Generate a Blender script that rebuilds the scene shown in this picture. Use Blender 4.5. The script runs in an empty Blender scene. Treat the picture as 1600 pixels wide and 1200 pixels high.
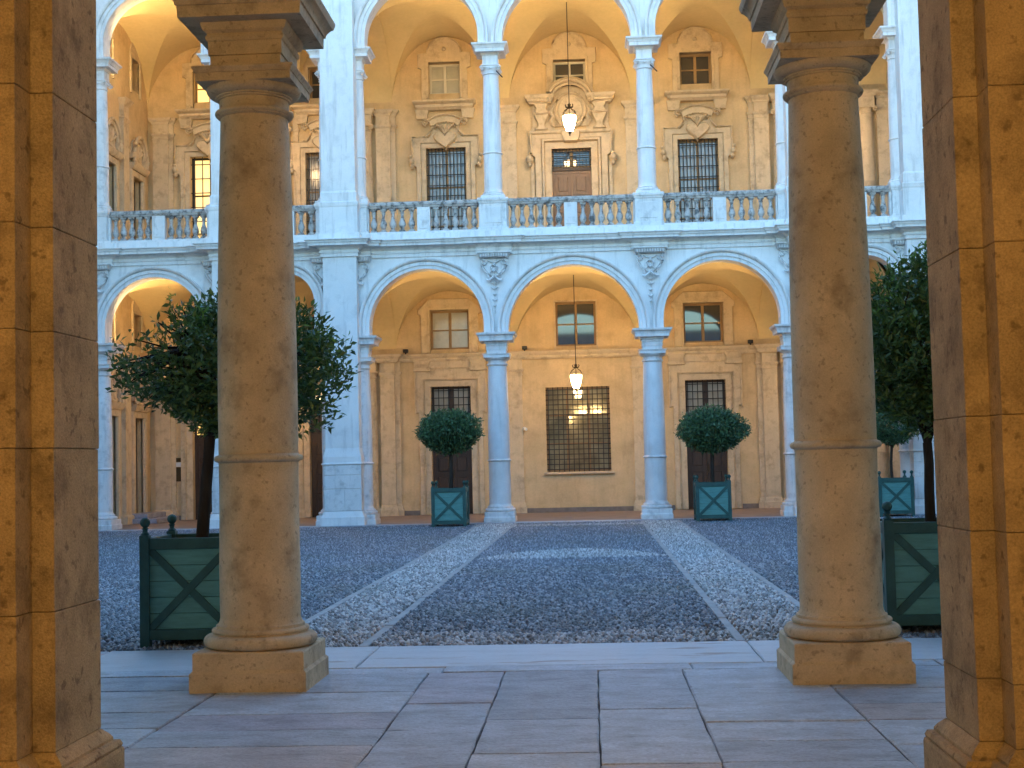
import bpy, bmesh, math, random
import numpy as np
from mathutils import Vector, Matrix

# ------------------------------------------------------------------ camera, sky, exposure
scene = bpy.context.scene
COL = scene.collection
cam_d = bpy.data.cameras.new("camera")
cam = bpy.data.objects.new("camera", cam_d)
COL.objects.link(cam)
cam_d.sensor_fit = 'HORIZONTAL'
cam_d.sensor_width = 36.0
cam_d.lens = 2176.5 / 1600 * 36.0
cam_d.clip_end = 500
_r = Vector((0.99807427, 0.05762884, -0.02294917))
_u = Vector((0.02613062, -0.05507338, 0.99814033))
_f = Vector((-0.05625778, 0.99681786, 0.0564732))
_m = Matrix((( _r.x, _u.x, -_f.x, 0), (_r.y, _u.y, -_f.y, 0), (_r.z, _u.z, -_f.z, 1.6), (0, 0, 0, 1)))
cam.matrix_world = _m
scene.camera = cam

world = bpy.data.worlds.new("World")
scene.world = world
world.use_nodes = True
wn = world.node_tree.nodes
wl = world.node_tree.links
wn.clear()
wo = wn.new('ShaderNodeOutputWorld')
wb = wn.new('ShaderNodeBackground')
sky = wn.new('ShaderNodeTexSky')
sky.sky_type = 'NISHITA'
sky.sun_disc = False
sky.sun_elevation = math.radians(4.0)
sky.sun_rotation = math.radians(20)
sky.air_density = 1.0
sky.dust_density = 0.15
sky.ozone_density = 2.85
wb.inputs['Strength'].default_value = 0.15
wl.new(sky.outputs[0], wb.inputs['Color'])
wl.new(wb.outputs[0], wo.inputs['Surface'])
LAMP = 10.4                      # emission strength of a lantern's glass
scene.view_settings.view_transform = 'Standard'
scene.view_settings.look = 'None'
scene.view_settings.gamma = 1.0
scene.view_settings.use_curve_mapping = False
scene.view_settings.exposure = 3.76

R = random.Random(7)
NR = np.random.default_rng(7)

# ------------------------------------------------------------------ materials
def mat(name, base, rough=0.7, spec=0.3, var=0.0, vscale=3.0, stain=None, stain_amt=0.0, stain_scale=2.0, stain_lo=.55, stain_hi=.7,
        bump=0.0, bscale=30.0, stretch=(1, 1, 1), island=0.0, fine=0.0, fscale=60.0, streak=0.0, metallic=0.0, coat=0.0, spots=0.0, spot_scale=22.0, spot_col=(.10, .07, .045)):
    m = bpy.data.materials.new(name)
    m.use_nodes = True
    nt = m.node_tree
    N, L = nt.nodes, nt.links
    b = N['Principled BSDF']
    b.inputs['Roughness'].default_value = rough
    b.inputs['Specular IOR Level'].default_value = spec
    b.inputs['Metallic'].default_value = metallic
    if coat:
        b.inputs['Coat Weight'].default_value = coat
        b.inputs['Coat Roughness'].default_value = .15
    geo = N.new('ShaderNodeNewGeometry')
    mp = N.new('ShaderNodeMapping')
    mp.inputs['Scale'].default_value = stretch
    L.new(geo.outputs['Position'], mp.inputs['Vector'])
    col = N.new('ShaderNodeRGB')
    col.outputs[0].default_value = (*base, 1)
    cur = col.outputs[0]

    def noise(scale, detail=4, vec=None, rough_=.6):
        n = N.new('ShaderNodeTexNoise')
        n.inputs['Scale'].default_value = scale
        n.inputs['Detail'].default_value = detail
        n.inputs['Roughness'].default_value = rough_
        L.new(vec if vec else mp.outputs[0], n.inputs['Vector'])
        return n.outputs['Fac']

    def value_mul(cur, fac_socket, lo, hi, f0=.3, f1=.7):
        mr = N.new('ShaderNodeMapRange')
        mr.inputs['From Min'].default_value = f0
        mr.inputs['From Max'].default_value = f1
        mr.inputs['To Min'].default_value = lo
        mr.inputs['To Max'].default_value = hi
        L.new(fac_socket, mr.inputs['Value'])
        mx = N.new('ShaderNodeMix')
        mx.data_type = 'RGBA'
        mx.blend_type = 'MULTIPLY'
        mx.inputs['Factor'].default_value = 1
        L.new(cur, mx.inputs['A'])
        L.new(mr.outputs[0], mx.inputs['B'])
        return mx.outputs['Result']

    if var:
        cur = value_mul(cur, noise(vscale), 1 - var, 1 + var)
    if fine:
        cur = value_mul(cur, noise(fscale, 3), 1 - fine, 1 + fine)
    if island:
        cur = value_mul(cur, geo.outputs['Random Per Island'], 1 - island, 1 + island, 0, 1)
    if streak:
        mp2 = N.new('ShaderNodeMapping')
        mp2.inputs['Scale'].default_value = (3.2, 3.2, .35)
        L.new(geo.outputs['Position'], mp2.inputs['Vector'])
        cur = value_mul(cur, noise(2.2, 5, mp2.outputs[0]), 1.0, 1 - streak, .52, .72)
    if stain:
        mr = N.new('ShaderNodeMapRange')
        mr.inputs['From Min'].default_value = stain_lo
        mr.inputs['From Max'].default_value = stain_hi
        mr.inputs['To Max'].default_value = stain_amt
        L.new(noise(stain_scale, 5, None, .65), mr.inputs['Value'])
        mx = N.new('ShaderNodeMix')
        mx.data_type = 'RGBA'
        L.new(mr.outputs[0], mx.inputs['Factor'])
        L.new(cur, mx.inputs['A'])
        mx.inputs['B'].default_value = (*stain, 1)
        cur = mx.outputs['Result']
    if spots:
        mr = N.new('ShaderNodeMapRange')
        mr.inputs['From Min'].default_value = .60
        mr.inputs['From Max'].default_value = .70
        mr.inputs['To Max'].default_value = spots
        L.new(noise(spot_scale, 3, None, .5), mr.inputs['Value'])
        mx = N.new('ShaderNodeMix')
        mx.data_type = 'RGBA'
        L.new(mr.outputs[0], mx.inputs['Factor'])
        L.new(cur, mx.inputs['A'])
        mx.inputs['B'].default_value = (*spot_col, 1)
        cur = mx.outputs['Result']
    L.new(cur, b.inputs['Base Color'])
    if bump:
        bp = N.new('ShaderNodeBump')
        bp.inputs['Strength'].default_value = bump
        bp.inputs['Distance'].default_value = .02
        L.new(noise(bscale, 5), bp.inputs['Height'])
        L.new(bp.outputs[0], b.inputs['Normal'])
    return m


def emit_mat(name, color, strength, base=(.8, .8, .8)):
    m = bpy.data.materials.new(name)
    m.use_nodes = True
    b = m.node_tree.nodes['Principled BSDF']
    b.inputs['Base Color'].default_value = (*base, 1)
    b.inputs['Emission Color'].default_value = (*color, 1)
    b.inputs['Emission Strength'].default_value = strength
    b.inputs['Roughness'].default_value = .4
    return m


M = {}
M['facade'] = mat('pale_facade_stucco', (.80, .77, .75), .75, .25, var=.05, vscale=1.3, streak=.26, bump=.15, bscale=25, fine=.05, stain=(.50, .48, .47), stain_amt=.6, stain_scale=2.2, stain_lo=.52, stain_hi=.78)
M['facade_stone'] = mat('pale_facade_stone', (.74, .715, .70), .65, .3, var=.08, vscale=2.5, streak=.30, stain=(.28, .27, .26), stain_amt=.55, stain_scale=4.5, stain_lo=.52, stain_hi=.75, bump=.12, bscale=30, fine=.05)
M['weathered'] = mat('weathered_balustrade_stone', (.50, .465, .44), .8, .2, var=.16, vscale=4, stain=(.085, .08, .075), stain_amt=.9, stain_scale=6.5, stain_lo=.46, stain_hi=.64, bump=.25, bscale=35, fine=.1)
M['shaft_grey'] = mat('grey_column_stone', (.70, .69, .69), .55, .35, var=.10, vscale=2.2, streak=.15, bump=.08, bscale=40, fine=.05)
M['ochre'] = mat('ochre_plaster', (.62, .465, .275), .85, .15, var=.12, vscale=1.2, fine=.06, fscale=18, stain=(.38, .26, .15), stain_amt=.55, stain_scale=1.7, stain_lo=.5, stain_hi=.75, bump=.2, bscale=14, streak=.10)
M['vault'] = mat('vault_plaster', (.64, .50, .275), .88, .12, var=.07, vscale=.7, fine=.04, fscale=10, bump=.10, bscale=9)
M['trim'] = mat('moulded_trim_plaster', (.61, .49, .335), .8, .2, var=.08, vscale=2.5, fine=.05, fscale=25, stain=(.26, .185, .12), stain_amt=.6, stain_scale=3.4, stain_lo=.5, stain_hi=.72, bump=.2, bscale=25, streak=.12)
M['plinth_dark'] = mat('dark_stone_plinth', (.20, .17, .15), .7, .3, var=.2, vscale=5)
M['near_stone'] = mat('warm_beige_stone', (.57, .44, .285), .72, .25, var=.20, vscale=2.4, fine=.10, fscale=90, stain=(.22, .155, .095), stain_amt=.75, stain_scale=3.6, stain_lo=.52, stain_hi=.74, bump=.30, bscale=85, spots=.45, spot_scale=24, spot_col=(.15, .105, .065))
M['pier_stone'] = mat('ochre_pier_stone', (.35, .265, .155), .82, .18, var=.26, vscale=3.2, fine=.22, fscale=110, stain=(.11, .08, .05), stain_amt=.85, stain_scale=4.0, stain_lo=.50, stain_hi=.74, bump=.5, bscale=75, spots=.65, spot_scale=17)
M['mortar'] = mat('dark_mortar', (.05, .048, .046), .95, .1)
M['pier_mortar'] = mat('pier_joint_mortar', (.15, .115, .075), .95, .1)
SLABS = [mat('slab_stone_' + c, b, .5, .4, var=.16, vscale=2.4, fine=.24, fscale=55, stain=st, stain_amt=.8, stain_scale=4.2, stain_lo=.46, stain_hi=.70, bump=.8, bscale=24, spots=.35, spot_scale=16, spot_col=(.13, .125, .12), stretch=(.8, 1.3, 1))
         for c, b, st in (('grey', (.36, .405, .465), (.22, .23, .25)), ('mauve', (.365, .37, .43), (.22, .205, .23)), ('pale', (.43, .48, .54), (.27, .285, .30)), ('rose', (.41, .385, .39), (.26, .225, .21)), ('dark', (.28, .315, .365), (.17, .18, .20)))]
M['threshold'] = mat('pale_threshold_stone', (.53, .565, .60), .5, .4, var=.08, vscale=2.5, fine=.08, fscale=50, stain=(.26, .17, .12), stain_amt=.7, stain_scale=1.5, stain_lo=.60, stain_hi=.66, stretch=(.5, 2.5, 1), bump=.35, bscale=55, spots=.25, spot_scale=18, spot_col=(.2, .19, .18))
M['slab_mortar'] = mat('slab_joint_mortar', (.11, .108, .105), .95, .1, var=.4, vscale=1.5)
M['portico_floor'] = mat('brown_portico_floor', (.27, .21, .18), .6, .3, var=.15, vscale=2, fine=.08)
M['edging'] = mat('edging_stone', (.34, .34, .34), .6, .3, var=.2, vscale=3, fine=.1)
M['green_frame'] = mat('dark_green_paint', (.027, .085, .075), .5, .35, var=.2, vscale=6, fine=.08, bump=.05)
M['green_panel'] = mat('teal_green_boards', (.10, .265, .24), .55, .3, var=.15, vscale=5, stretch=(1, 1, 6), fine=.08, bump=.06)
M['soil'] = mat('potting_soil', (.045, .032, .022), .95, .1, fine=.4, bump=.8, bscale=60)
M['bark'] = mat('dark_bark', (.040, .031, .024), .9, .15, var=.3, vscale=12, stretch=(1, 1, .3), bump=.6, bscale=50)
M['door_wood'] = mat('brown_door_wood', (.22, .13, .075), .5, .35, var=.25, vscale=8, stretch=(4, 4, .5), fine=.1)
M['dark_wood'] = mat('dark_door_wood', (.055, .032, .020), .5, .35, var=.25, vscale=8, stretch=(4, 4, .5))
M['frame_white'] = mat('white_window_frame', (.62, .58, .48), .5, .3, var=.06)
M['frame_brown'] = mat('brown_window_frame', (.30, .19, .09), .5, .3, var=.12, vscale=6)
M['iron'] = mat('black_iron', (.018, .016, .015), .55, .4)
M['bronze'] = mat('dark_bronze', (.10, .065, .03), .4, .5, metallic=.7)
M['white_plastic'] = mat('white_plastic', (.75, .75, .73), .4, .4)
M['roof'] = mat('roof_tile', (.25, .12, .08), .8, .2, var=.2)
M['glass_dark'] = mat('dark_window_glass', (.030, .034, .042), .04, .9, var=.2, vscale=1.5)
M['glass_curtain'] = mat('curtained_window_glass', (.30, .32, .35), .15, .6, var=.35, vscale=3, stretch=(6, 1, .6))
M['glass_blind'] = mat('blind_window_glass', (.46, .44, .37), .15, .6, var=.12, vscale=2.5)
M['glass_reflection'] = mat('reflection_tinted_glass', (.27, .255, .17), .06, .9, var=.45, vscale=2.2)  # olive reflections of the court are painted into the pane colour
M['lit_window'] = emit_mat('lit_window_glass', (1.0, .56, .10), .115)
M['lamp_glass'] = emit_mat('lantern_glass', (1.0, .66, .32), LAMP)
M['hall_lamp_glass'] = emit_mat('hall_lantern_glass', (1.0, .65, .24), LAMP * 2.1)
M['flood_lens'] = emit_mat('floodlight_lens', (1.0, .70, .32), 260.0)


def leaf_mat(name, c, tw=.25):
    m = bpy.data.materials.new(name)
    m.use_nodes = True
    N, L = m.node_tree.nodes, m.node_tree.links
    b = N['Principled BSDF']
    b.inputs['Roughness'].default_value = .38
    b.inputs['Specular IOR Level'].default_value = .5
    geo = N.new('ShaderNodeNewGeometry')
    cr = N.new('ShaderNodeValToRGB')
    cr.color_ramp.elements[0].color = (c[0] * .55, c[1] * .6, c[2] * .7, 1)
    cr.color_ramp.elements[1].color = (c[0] * 1.5, c[1] * 1.35, c[2] * 1.1, 1)
    L.new(geo.outputs['Random Per Island'], cr.inputs[0])
    L.new(cr.outputs[0], b.inputs['Base Color'])
    tr = N.new('ShaderNodeBsdfTranslucent')
    L.new(cr.outputs[0], tr.inputs['Color'])
    mx = N.new('ShaderNodeMixShader')
    mx.inputs[0].default_value = tw
    L.new(b.outputs[0], mx.inputs[1])
    L.new(tr.outputs[0], mx.inputs[2])
    L.new(mx.outputs[0], N['Material Output'].inputs[0])
    return m


M['leaf'] = leaf_mat('dark_evergreen_leaf', (.092, .175, .055))
M['leaf_far'] = leaf_mat('clipped_evergreen_leaf', (.078, .165, .078))
M['leaf_young'] = leaf_mat('young_green_leaf', (.13, .27, .06), .35)


def pebble_mat():
    m = bpy.data.materials.new('river_pebbles')
    m.use_nodes = True
    N, L = m.node_tree.nodes, m.node_tree.links
    b = N['Principled BSDF']
    b.inputs['Roughness'].default_value = .30
    b.inputs['Specular IOR Level'].default_value = .6
    at = N.new('ShaderNodeAttribute')
    at.attribute_name = 'zone'
    geo = N.new('ShaderNodeNewGeometry')
    c1 = N.new('ShaderNodeValToRGB')
    e = c1.color_ramp.elements
    e[0].color = (.055, .068, .090, 1)
    e[1].color = (.42, .45, .49, 1)
    e.new(.62).color = (.145, .175, .215, 1)
    c2 = N.new('ShaderNodeValToRGB')
    e = c2.color_ramp.elements
    e[0].color = (.14, .14, .14, 1)
    e[1].color = (.74, .74, .73, 1)
    e.new(.5).color = (.35, .36, .37, 1)
    L.new(geo.outputs['Random Per Island'], c1.inputs[0])
    L.new(geo.outputs['Random Per Island'], c2.inputs[0])
    mx = N.new('ShaderNodeMix')
    mx.data_type = 'RGBA'
    L.new(at.outputs['Fac'], mx.inputs['Factor'])
    L.new(c1.outputs[0], mx.inputs['A'])
    L.new(c2.outputs[0], mx.inputs['B'])
    # patches of moss between the stones
    n = N.new('ShaderNodeTexNoise')
    n.inputs['Scale'].default_value = .45
    n.inputs['Detail'].default_value = 5
    L.new(geo.outputs['Position'], n.inputs['Vector'])
    mr = N.new('ShaderNodeMapRange')
    mr.inputs['From Min'].default_value = .5
    mr.inputs['From Max'].default_value = .72
    mr.inputs['To Max'].default_value = .35
    L.new(n.outputs['Fac'], mr.inputs['Value'])
    m2 = N.new('ShaderNodeMix')
    m2.data_type = 'RGBA'
    L.new(mr.outputs[0], m2.inputs['Factor'])
    L.new(mx.outputs['Result'], m2.inputs['A'])
    m2.inputs['B'].default_value = (.11, .125, .075, 1)
    L.new(m2.outputs['Result'], b.inputs['Base Color'])
    return m


M['pebble'] = pebble_mat()

# ------------------------------------------------------------------ helpers
def wt(o):
    v = Vector((0, 0, 0))
    while o is not None:
        v += o.location
        o = o.parent
    return v


def tag(o, label=None, cat=None, group=None, kind=None):
    if label: o['label'] = label
    if cat: o['category'] = cat
    if group: o['group'] = group
    if kind: o['kind'] = kind
    return o


def empty(name, loc, label=None, cat=None, group=None):
    o = bpy.data.objects.new(name, None)
    o.empty_display_size = .2
    COL.objects.link(o)
    o.location = loc
    return tag(o, label, cat, group)


def copy_tree(o, parent=None):
    c = o.copy()
    COL.objects.link(c)
    c.parent = parent
    for ch in list(o.children):
        copy_tree(ch, c)
    return c


class MB:
    """collects shapes; build() links them as one mesh object"""
    def __init__(s, T=None):
        s.v, s.f, s.T = [], [], T

    def add(s, vs, fs):
        n = len(s.v)
        if s.T:
            vs = [s.T(*p) for p in vs]
        s.v.extend(vs)
        s.f.extend([tuple(i + n for i in f) for f in fs])

    def loft(s, x0, x1, y0, y1, prof, back=True):
        """rectangle x0..x1, y0..y1 grown by an offset at each z; back=False keeps y1 fixed"""
        vs, fs = [], []
        for z, o in prof:
            yb = y1 + (o if back else 0)
            vs += [(x0 - o, y0 - o, z), (x1 + o, y0 - o, z), (x1 + o, yb, z), (x0 - o, yb, z)]
        n = len(prof)
        for i in range(n - 1):
            for k in range(4):
                a, b_ = i * 4 + k, i * 4 + (k + 1) % 4
                fs.append((a, b_, b_ + 4, a + 4))
        fs.append((3, 2, 1, 0))
        k = (n - 1) * 4
        fs.append((k, k + 1, k + 2, k + 3))
        s.add(vs, fs)

    def box(s, x0, x1, y0, y1, z0, z1, c=0.0):
        if c:
            s.loft(x0, x1, y0, y1, [(z0, -c), (z0 + c, 0), (z1 - c, 0), (z1, -c)])
        else:
            s.loft(x0, x1, y0, y1, [(z0, 0), (z1, 0)])

    def prism(s, poly, y0, y1, inset=0.0):
        """polygon in x,z extruded from y0 (front) to y1; the front edge may be chamfered"""
        n = len(poly)
        vs = [(x, y1, z) for x, z in poly]
        if inset:
            cx = sum(p[0] for p in poly) / n
            cz = sum(p[1] for p in poly) / n
            vs += [(x, y0 + inset, z) for x, z in poly]
            ip = []
            for i in range(n):
                p0, p1, p2 = Vector(poly[i - 1]), Vector(poly[i]), Vector(poly[(i + 1) % n])
                d1, d2 = (p1 - p0), (p2 - p1)
                if d1.length < 1e-6 or d2.length < 1e-6:
                    ip.append(p1); continue
                d1.normalize(); d2.normalize()
                nn = Vector((-d1.y, d1.x)) + Vector((-d2.y, d2.x))
                if nn.length < 1e-6:
                    ip.append(p1); continue
                nn.normalize()
                ip.append(p1 + nn * inset)
            area = sum(poly[i - 1][0] * poly[i][1] - poly[i][0] * poly[i - 1][1] for i in range(n))
            if area < 0:
                ip = [Vector(poly[i]) * 2 - ip[i] for i in range(n)]
            vs += [(p.x, y0, p.y) for p in ip]
            L = 3
        else:
            vs += [(x, y0, z) for x, z in poly]
            L = 2
        fs = []
        for l in range(L - 1):
            for i in range(n):
                j = (i + 1) % n
                fs.append((l * n + i, l * n + j, (l + 1) * n + j, (l + 1) * n + i))
        fs.append(tuple(range(n)))
        fs.append(tuple(reversed(range((L - 1) * n, L * n))))
        s.add(vs, fs)

    def lathe(s, prof, c=(0, 0, 0), seg=32, a0=0.0):
        vs, fs = [], []
        for r, z in prof:
            for k in range(seg):
                a = a0 + 2 * math.pi * k / seg
                vs.append((c[0] + r * math.cos(a), c[1] + r * math.sin(a), c[2] + z))
        n = len(prof)
        for i in range(n - 1):
            for k in range(seg):
                j = (k + 1) % seg
                fs.append((i * seg + k, i * seg + j, (i + 1) * seg + j, (i + 1) * seg + k))
        fs.append(tuple(reversed(range(seg))))
        fs.append(tuple(range((n - 1) * seg, n * seg)))
        s.add(vs, fs)

    def tube(s, pts, r, seg=6):
        pts = [Vector(p) for p in pts]
        n = len(pts)
        rs = r if isinstance(r, (list, tuple)) else [r] * n
        vs, fs = [], []
        for i, p in enumerate(pts):
            t = (pts[min(i + 1, n - 1)] - pts[max(i - 1, 0)])
            if t.length < 1e-9: t = Vector((0, 0, 1))
            t.normalize()
            ref = Vector((0, 0, 1)) if abs(t.z) < .9 else Vector((1, 0, 0))
            a = t.cross(ref).normalized()
            b_ = t.cross(a)
            for k in range(seg):
                w = 2 * math.pi * k / seg
                q = p + (a * math.cos(w) + b_ * math.sin(w)) * rs[i]
                vs.append(tuple(q))
        for i in range(n - 1):
            for k in range(seg):
                j = (k + 1) % seg
                fs.append((i * seg + k, i * seg + j, (i + 1) * seg + j, (i + 1) * seg + k))
        fs.append(tuple(reversed(range(seg))))
        fs.append(tuple(range((n - 1) * seg, n * seg)))
        s.add(vs, fs)

    def ball(s, c, r, seg=14, rings=8, sz=1.0):
        s.lathe([(max(r * math.sin(math.pi * i / rings), 1e-4), -r * sz * math.cos(math.pi * i / rings)) for i in range(rings + 1)], c, seg)

    def mesh(s, name, smooth=None, recalc=True):
        me = bpy.data.meshes.new(name)
        me.from_pydata(s.v, [], s.f)
        if recalc:
            bm = bmesh.new()
            bm.from_mesh(me)
            bmesh.ops.recalc_face_normals(bm, faces=bm.faces)
            bm.to_mesh(me)
            bm.free()
        if smooth is not None:
            me.shade_smooth()
            me.set_sharp_from_angle(angle=math.radians(smooth))
        return me

    def build(s, name, m, parent=None, loc=None, smooth=None, recalc=True):
        me = s.mesh(name, smooth, recalc)
        return link(name, me, m, parent, loc)


def link(name, me, m=None, parent=None, loc=None):
    """loc = world offset of the mesh (default: mesh is in world coordinates)"""
    if m and not me.materials:
        me.materials.append(M[m] if isinstance(m, str) else m)
    o = bpy.data.objects.new(name, me)
    COL.objects.link(o)
    if parent:
        o.parent = parent
        o.location = Vector(loc or (0, 0, 0)) - wt(parent)
    else:
        o.location = loc or (0, 0, 0)
    return o


def local(name, mb, m, parent, smooth=None):
    """mesh given in the parent's own coordinates"""
    me = mb.mesh(name, smooth)
    me.materials.append(M[m] if isinstance(m, str) else m)
    o = bpy.data.objects.new(name, me)
    COL.objects.link(o)
    o.parent = parent
    return o


def arc(cx, cz, rx, rz, a0, a1, n):
    return [(cx + rx * math.cos(math.radians(a0 + (a1 - a0) * i / n)), cz + rz * math.sin(math.radians(a0 + (a1 - a0) * i / n))) for i in range(n + 1)]


def arch_pts(xc, hw, spring, crown, n=28):
    """semicircle of radius hw on straight stilts, left foot to right foot"""
    zc = crown - hw
    pts = [(xc - hw, spring)] if zc > spring + .01 else []
    pts += [(xc - hw * math.cos(math.pi * i / n), zc + hw * math.sin(math.pi * i / n)) for i in range(n + 1)]
    if zc > spring + .01: pts.append((xc + hw, spring))
    return pts


def arch_panel(mb, x0, x1, pts, top, y0, y1):
    """wall piece from x0 to x1 with the arch cut out of its lower edge"""
    sp = pts[0][1]
    P = [(x0, sp)] + pts + [(x1, sp)]
    n = len(P)
    vs = []
    for y in (y0, y1):
        vs += [(x, y, z) for x, z in P] + [(x, y, top) for x, z in P]
    fs = []
    for i in range(n - 1):
        if abs(P[i][0] - P[i + 1][0]) > 1e-6:
            fs.append((i, i + 1, n + i + 1, n + i))
            fs.append((2 * n + i, 3 * n + i, 3 * n + i + 1, 2 * n + i + 1))
            fs.append((n + i, n + i + 1, 3 * n + i + 1, 3 * n + i))
        fs.append((i, 2 * n + i, 2 * n + i + 1, i + 1))
    fs.append((0, n, 3 * n, 2 * n))
    fs.append((n - 1, 3 * n - 1, 4 * n - 1, 2 * n - 1))
    mb.add(vs, fs)


def archivolt(mb, xc, hw, spring, crown, y, prof):
    """moulding swept along the arch; prof = (radial offset, projection) pairs"""
    zc = crown - hw
    n = 28
    rows = []
    path = [(math.pi, spring)] if zc > spring + .01 else []
    path += [(math.pi - math.pi * i / n, None) for i in range(n + 1)]
    if zc > spring + .01: path += [(0, spring)]
    for a, zz in path:
        row = []
        for ro, pr in prof:
            z = zz if zz is not None else zc + (hw + ro) * math.sin(a)
            row.append((xc + (hw + ro) * math.cos(a), y - pr, z))
        rows.append(row)
    k = len(prof)
    vs = [p for r_ in rows for p in r_]
    fs = []
    for i in range(len(rows) - 1):
        for j in range(k - 1):
            fs.append((i * k + j, i * k + j + 1, (i + 1) * k + j + 1, (i + 1) * k + j))
    mb.add(vs, fs)


AV = [(-.012, -.05), (-.012, .045), (.085, .045), (.088, .085), (.17, .085), (.173, .06), (.19, .06), (.195, .12), (.22, .155), (.25, .17), (.275, .17), (.28, .0)]

# ------------------------------------------------------------------ layout (metres; camera stands at 0,0)
A = -.42                       # axis of the courtyard
YC = 38.06                     # far column line
YW0, YW1 = 37.78, 38.34        # far arcade wall
YP = 37.32                     # front of far piers
YB = 44.0                      # rear wall of far portico
C0, C1 = A - 2.12, A + 2.12
HI, HO = 5.91, 6.83            # half columns either side of piers B / C
XEL, XER = -14.15, 13.31       # end walls
BAYS = [('end', -12.0, 1.40, -13.75, -10.22), ('narrow', A - 7.92, .825, -9.37, -7.15), ('side', A - 4.015, 1.585, A - HI, C0), ('middle', A, 1.79, C0, C1),
        ('side', A + 4.015, 1.585, C1, A + HI), ('narrow', A + 7.92, .825, -7.15 * -1 + 2 * A, 9.37 + 2 * A), ('end', 12.0 + 2 * A, 1.40, 10.22 + 2 * A, 13.75 + 2 * A)]
ZF2 = 8.0

# ------------------------------------------------------------------ the ground
b = MB(); b.box(-60, 60, -40, 90, -.6, -.03)
tag(b.build('ground', 'mortar'), kind='structure')
b = MB(); b.box(-14.2, 13.4, 37.35, 44.3, -.05, .012)
fl = tag(b.build('portico_floor', 'portico_floor'), kind='structure')
x = -14.1
i = 0
while x < 13.2:
    w = R.uniform(1.3, 2.0)
    b = MB(); b.box(x + .006, min(x + w, 13.3) - .006, 36.92, 37.44, -.05, .022 + R.uniform(-.003, .003), .006)
    b.build('kerb_stone', SLABS[R.choice((0, 2, 2))], fl)
    x += w

pav = empty('portico_paving', (0, 8, 0)); pav['kind'] = 'structure'


def slab(x0, x1, y0, y1, m, name='paving_slab', par=None, z=0.0, jit=.007):
    g = .0025
    pts = []
    def edge(a, b_):
        n = max(2, int((Vector(b_) - Vector(a)).length / .22))
        for i in range(n):
            t = i / n
            pts.append((a[0] + (b_[0] - a[0]) * t + R.uniform(-jit, jit) * .7, a[1] + (b_[1] - a[1]) * t + R.uniform(-jit, jit) * .7))
    q_ = lambda: R.uniform(0, jit * .5)
    c = [(x0 + g + q_(), y0 + g + q_()), (x1 - g - q_(), y0 + g + q_()), (x1 - g - q_(), y1 - g - q_()), (x0 + g + q_(), y1 - g - q_())]
    for k in range(4): edge(c[k], c[(k + 1) % 4])
    n = len(pts)
    cx, cy = (x0 + x1) / 2, (y0 + y1) / 2
    tx, ty = R.uniform(-.004, .004), R.uniform(-.003, .003)
    dz = R.uniform(-.004, .003) + z
    zz = lambda p: dz + tx * (p[0] - cx) + ty * (p[1] - cy)
    vs = [(p[0], p[1], -.05) for p in pts] + [(p[0], p[1], zz(p) - .009) for p in pts]
    ins = []
    for p in pts:
        d = Vector((cx - p[0], cy - p[1])); d.normalize()
        w_ = R.choice((.006, .008, .011, .018)); q = (p[0] + d.x * w_, p[1] + d.y * w_)
        ins.append((q[0], q[1], zz(q)))
    vs += ins
    fs = []
    for l in range(2):
        for i in range(n):
            j = (i + 1) % n
            fs.append((l * n + i, l * n + j, (l + 1) * n + j, (l + 1) * n + i))
    fs.append(tuple(range(2 * n, 3 * n)))
    mb = MB(); mb.add(vs, fs)
    return mb.build(name, m, par or pav)


# long pale slabs along the edge of the court
for x0, x1 in ((-7.2, -4.35), (-4.35, -1.93), (-1.93, 1.30), (1.30, 4.1), (4.1, 6.4)):
    slab(x0, x1, 11.08, 12.36, M['threshold'], 'threshold_slab', z=.004, jit=.006)
for x0, x1 in ((-7.2, -3.1), (-3.1, -1.2), (-1.2, .72), (.72, 2.6), (2.6, 6.4)):
    slab(x0, x1, 10.78, 11.08, SLABS[2], 'threshold_slab', z=.002, jit=.006)
tracks = [(-7.2, -5.4, None), (-5.4, -4.0, None), (-4.0, -2.75, [10.78, 10.1, 9.22, 8.66, 8.1, 7.3]), (-2.75, -1.30, [10.78, 9.92, 9.10, 8.55, 8.05, 7.35]), (-1.30, -.71, [10.78, 9.40, 8.48, 7.30]),
          (-.71, .0, [10.78, 8.78, 7.76, 6.9]), (.0, .64, [10.78, 9.09, 7.46]), (.64, 1.62, [10.78, 9.88, 8.62, 8.05, 7.50]), (1.62, 2.9, [10.78, 9.80, 9.2, 8.63, 7.9, 7.3]), (2.9, 4.4, None), (4.4, 6.4, None)]
for x0, x1, ys in tracks:
    ys = list(ys) if ys else [10.78]
    while ys[-1] > 2.0: ys.append(ys[-1] - R.uniform(.6, 1.25))
    for k in range(len(ys) - 1):
        slab(x0, x1, ys[k + 1], ys[k], SLABS[R.choice((0, 0, 1, 1, 2, 2, 3, 4))])
b = MB(); b.box(-14.2, 13.4, -6, 12.36, -.06, -.024)
b.build('paving_bed', 'slab_mortar', pav)

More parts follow.
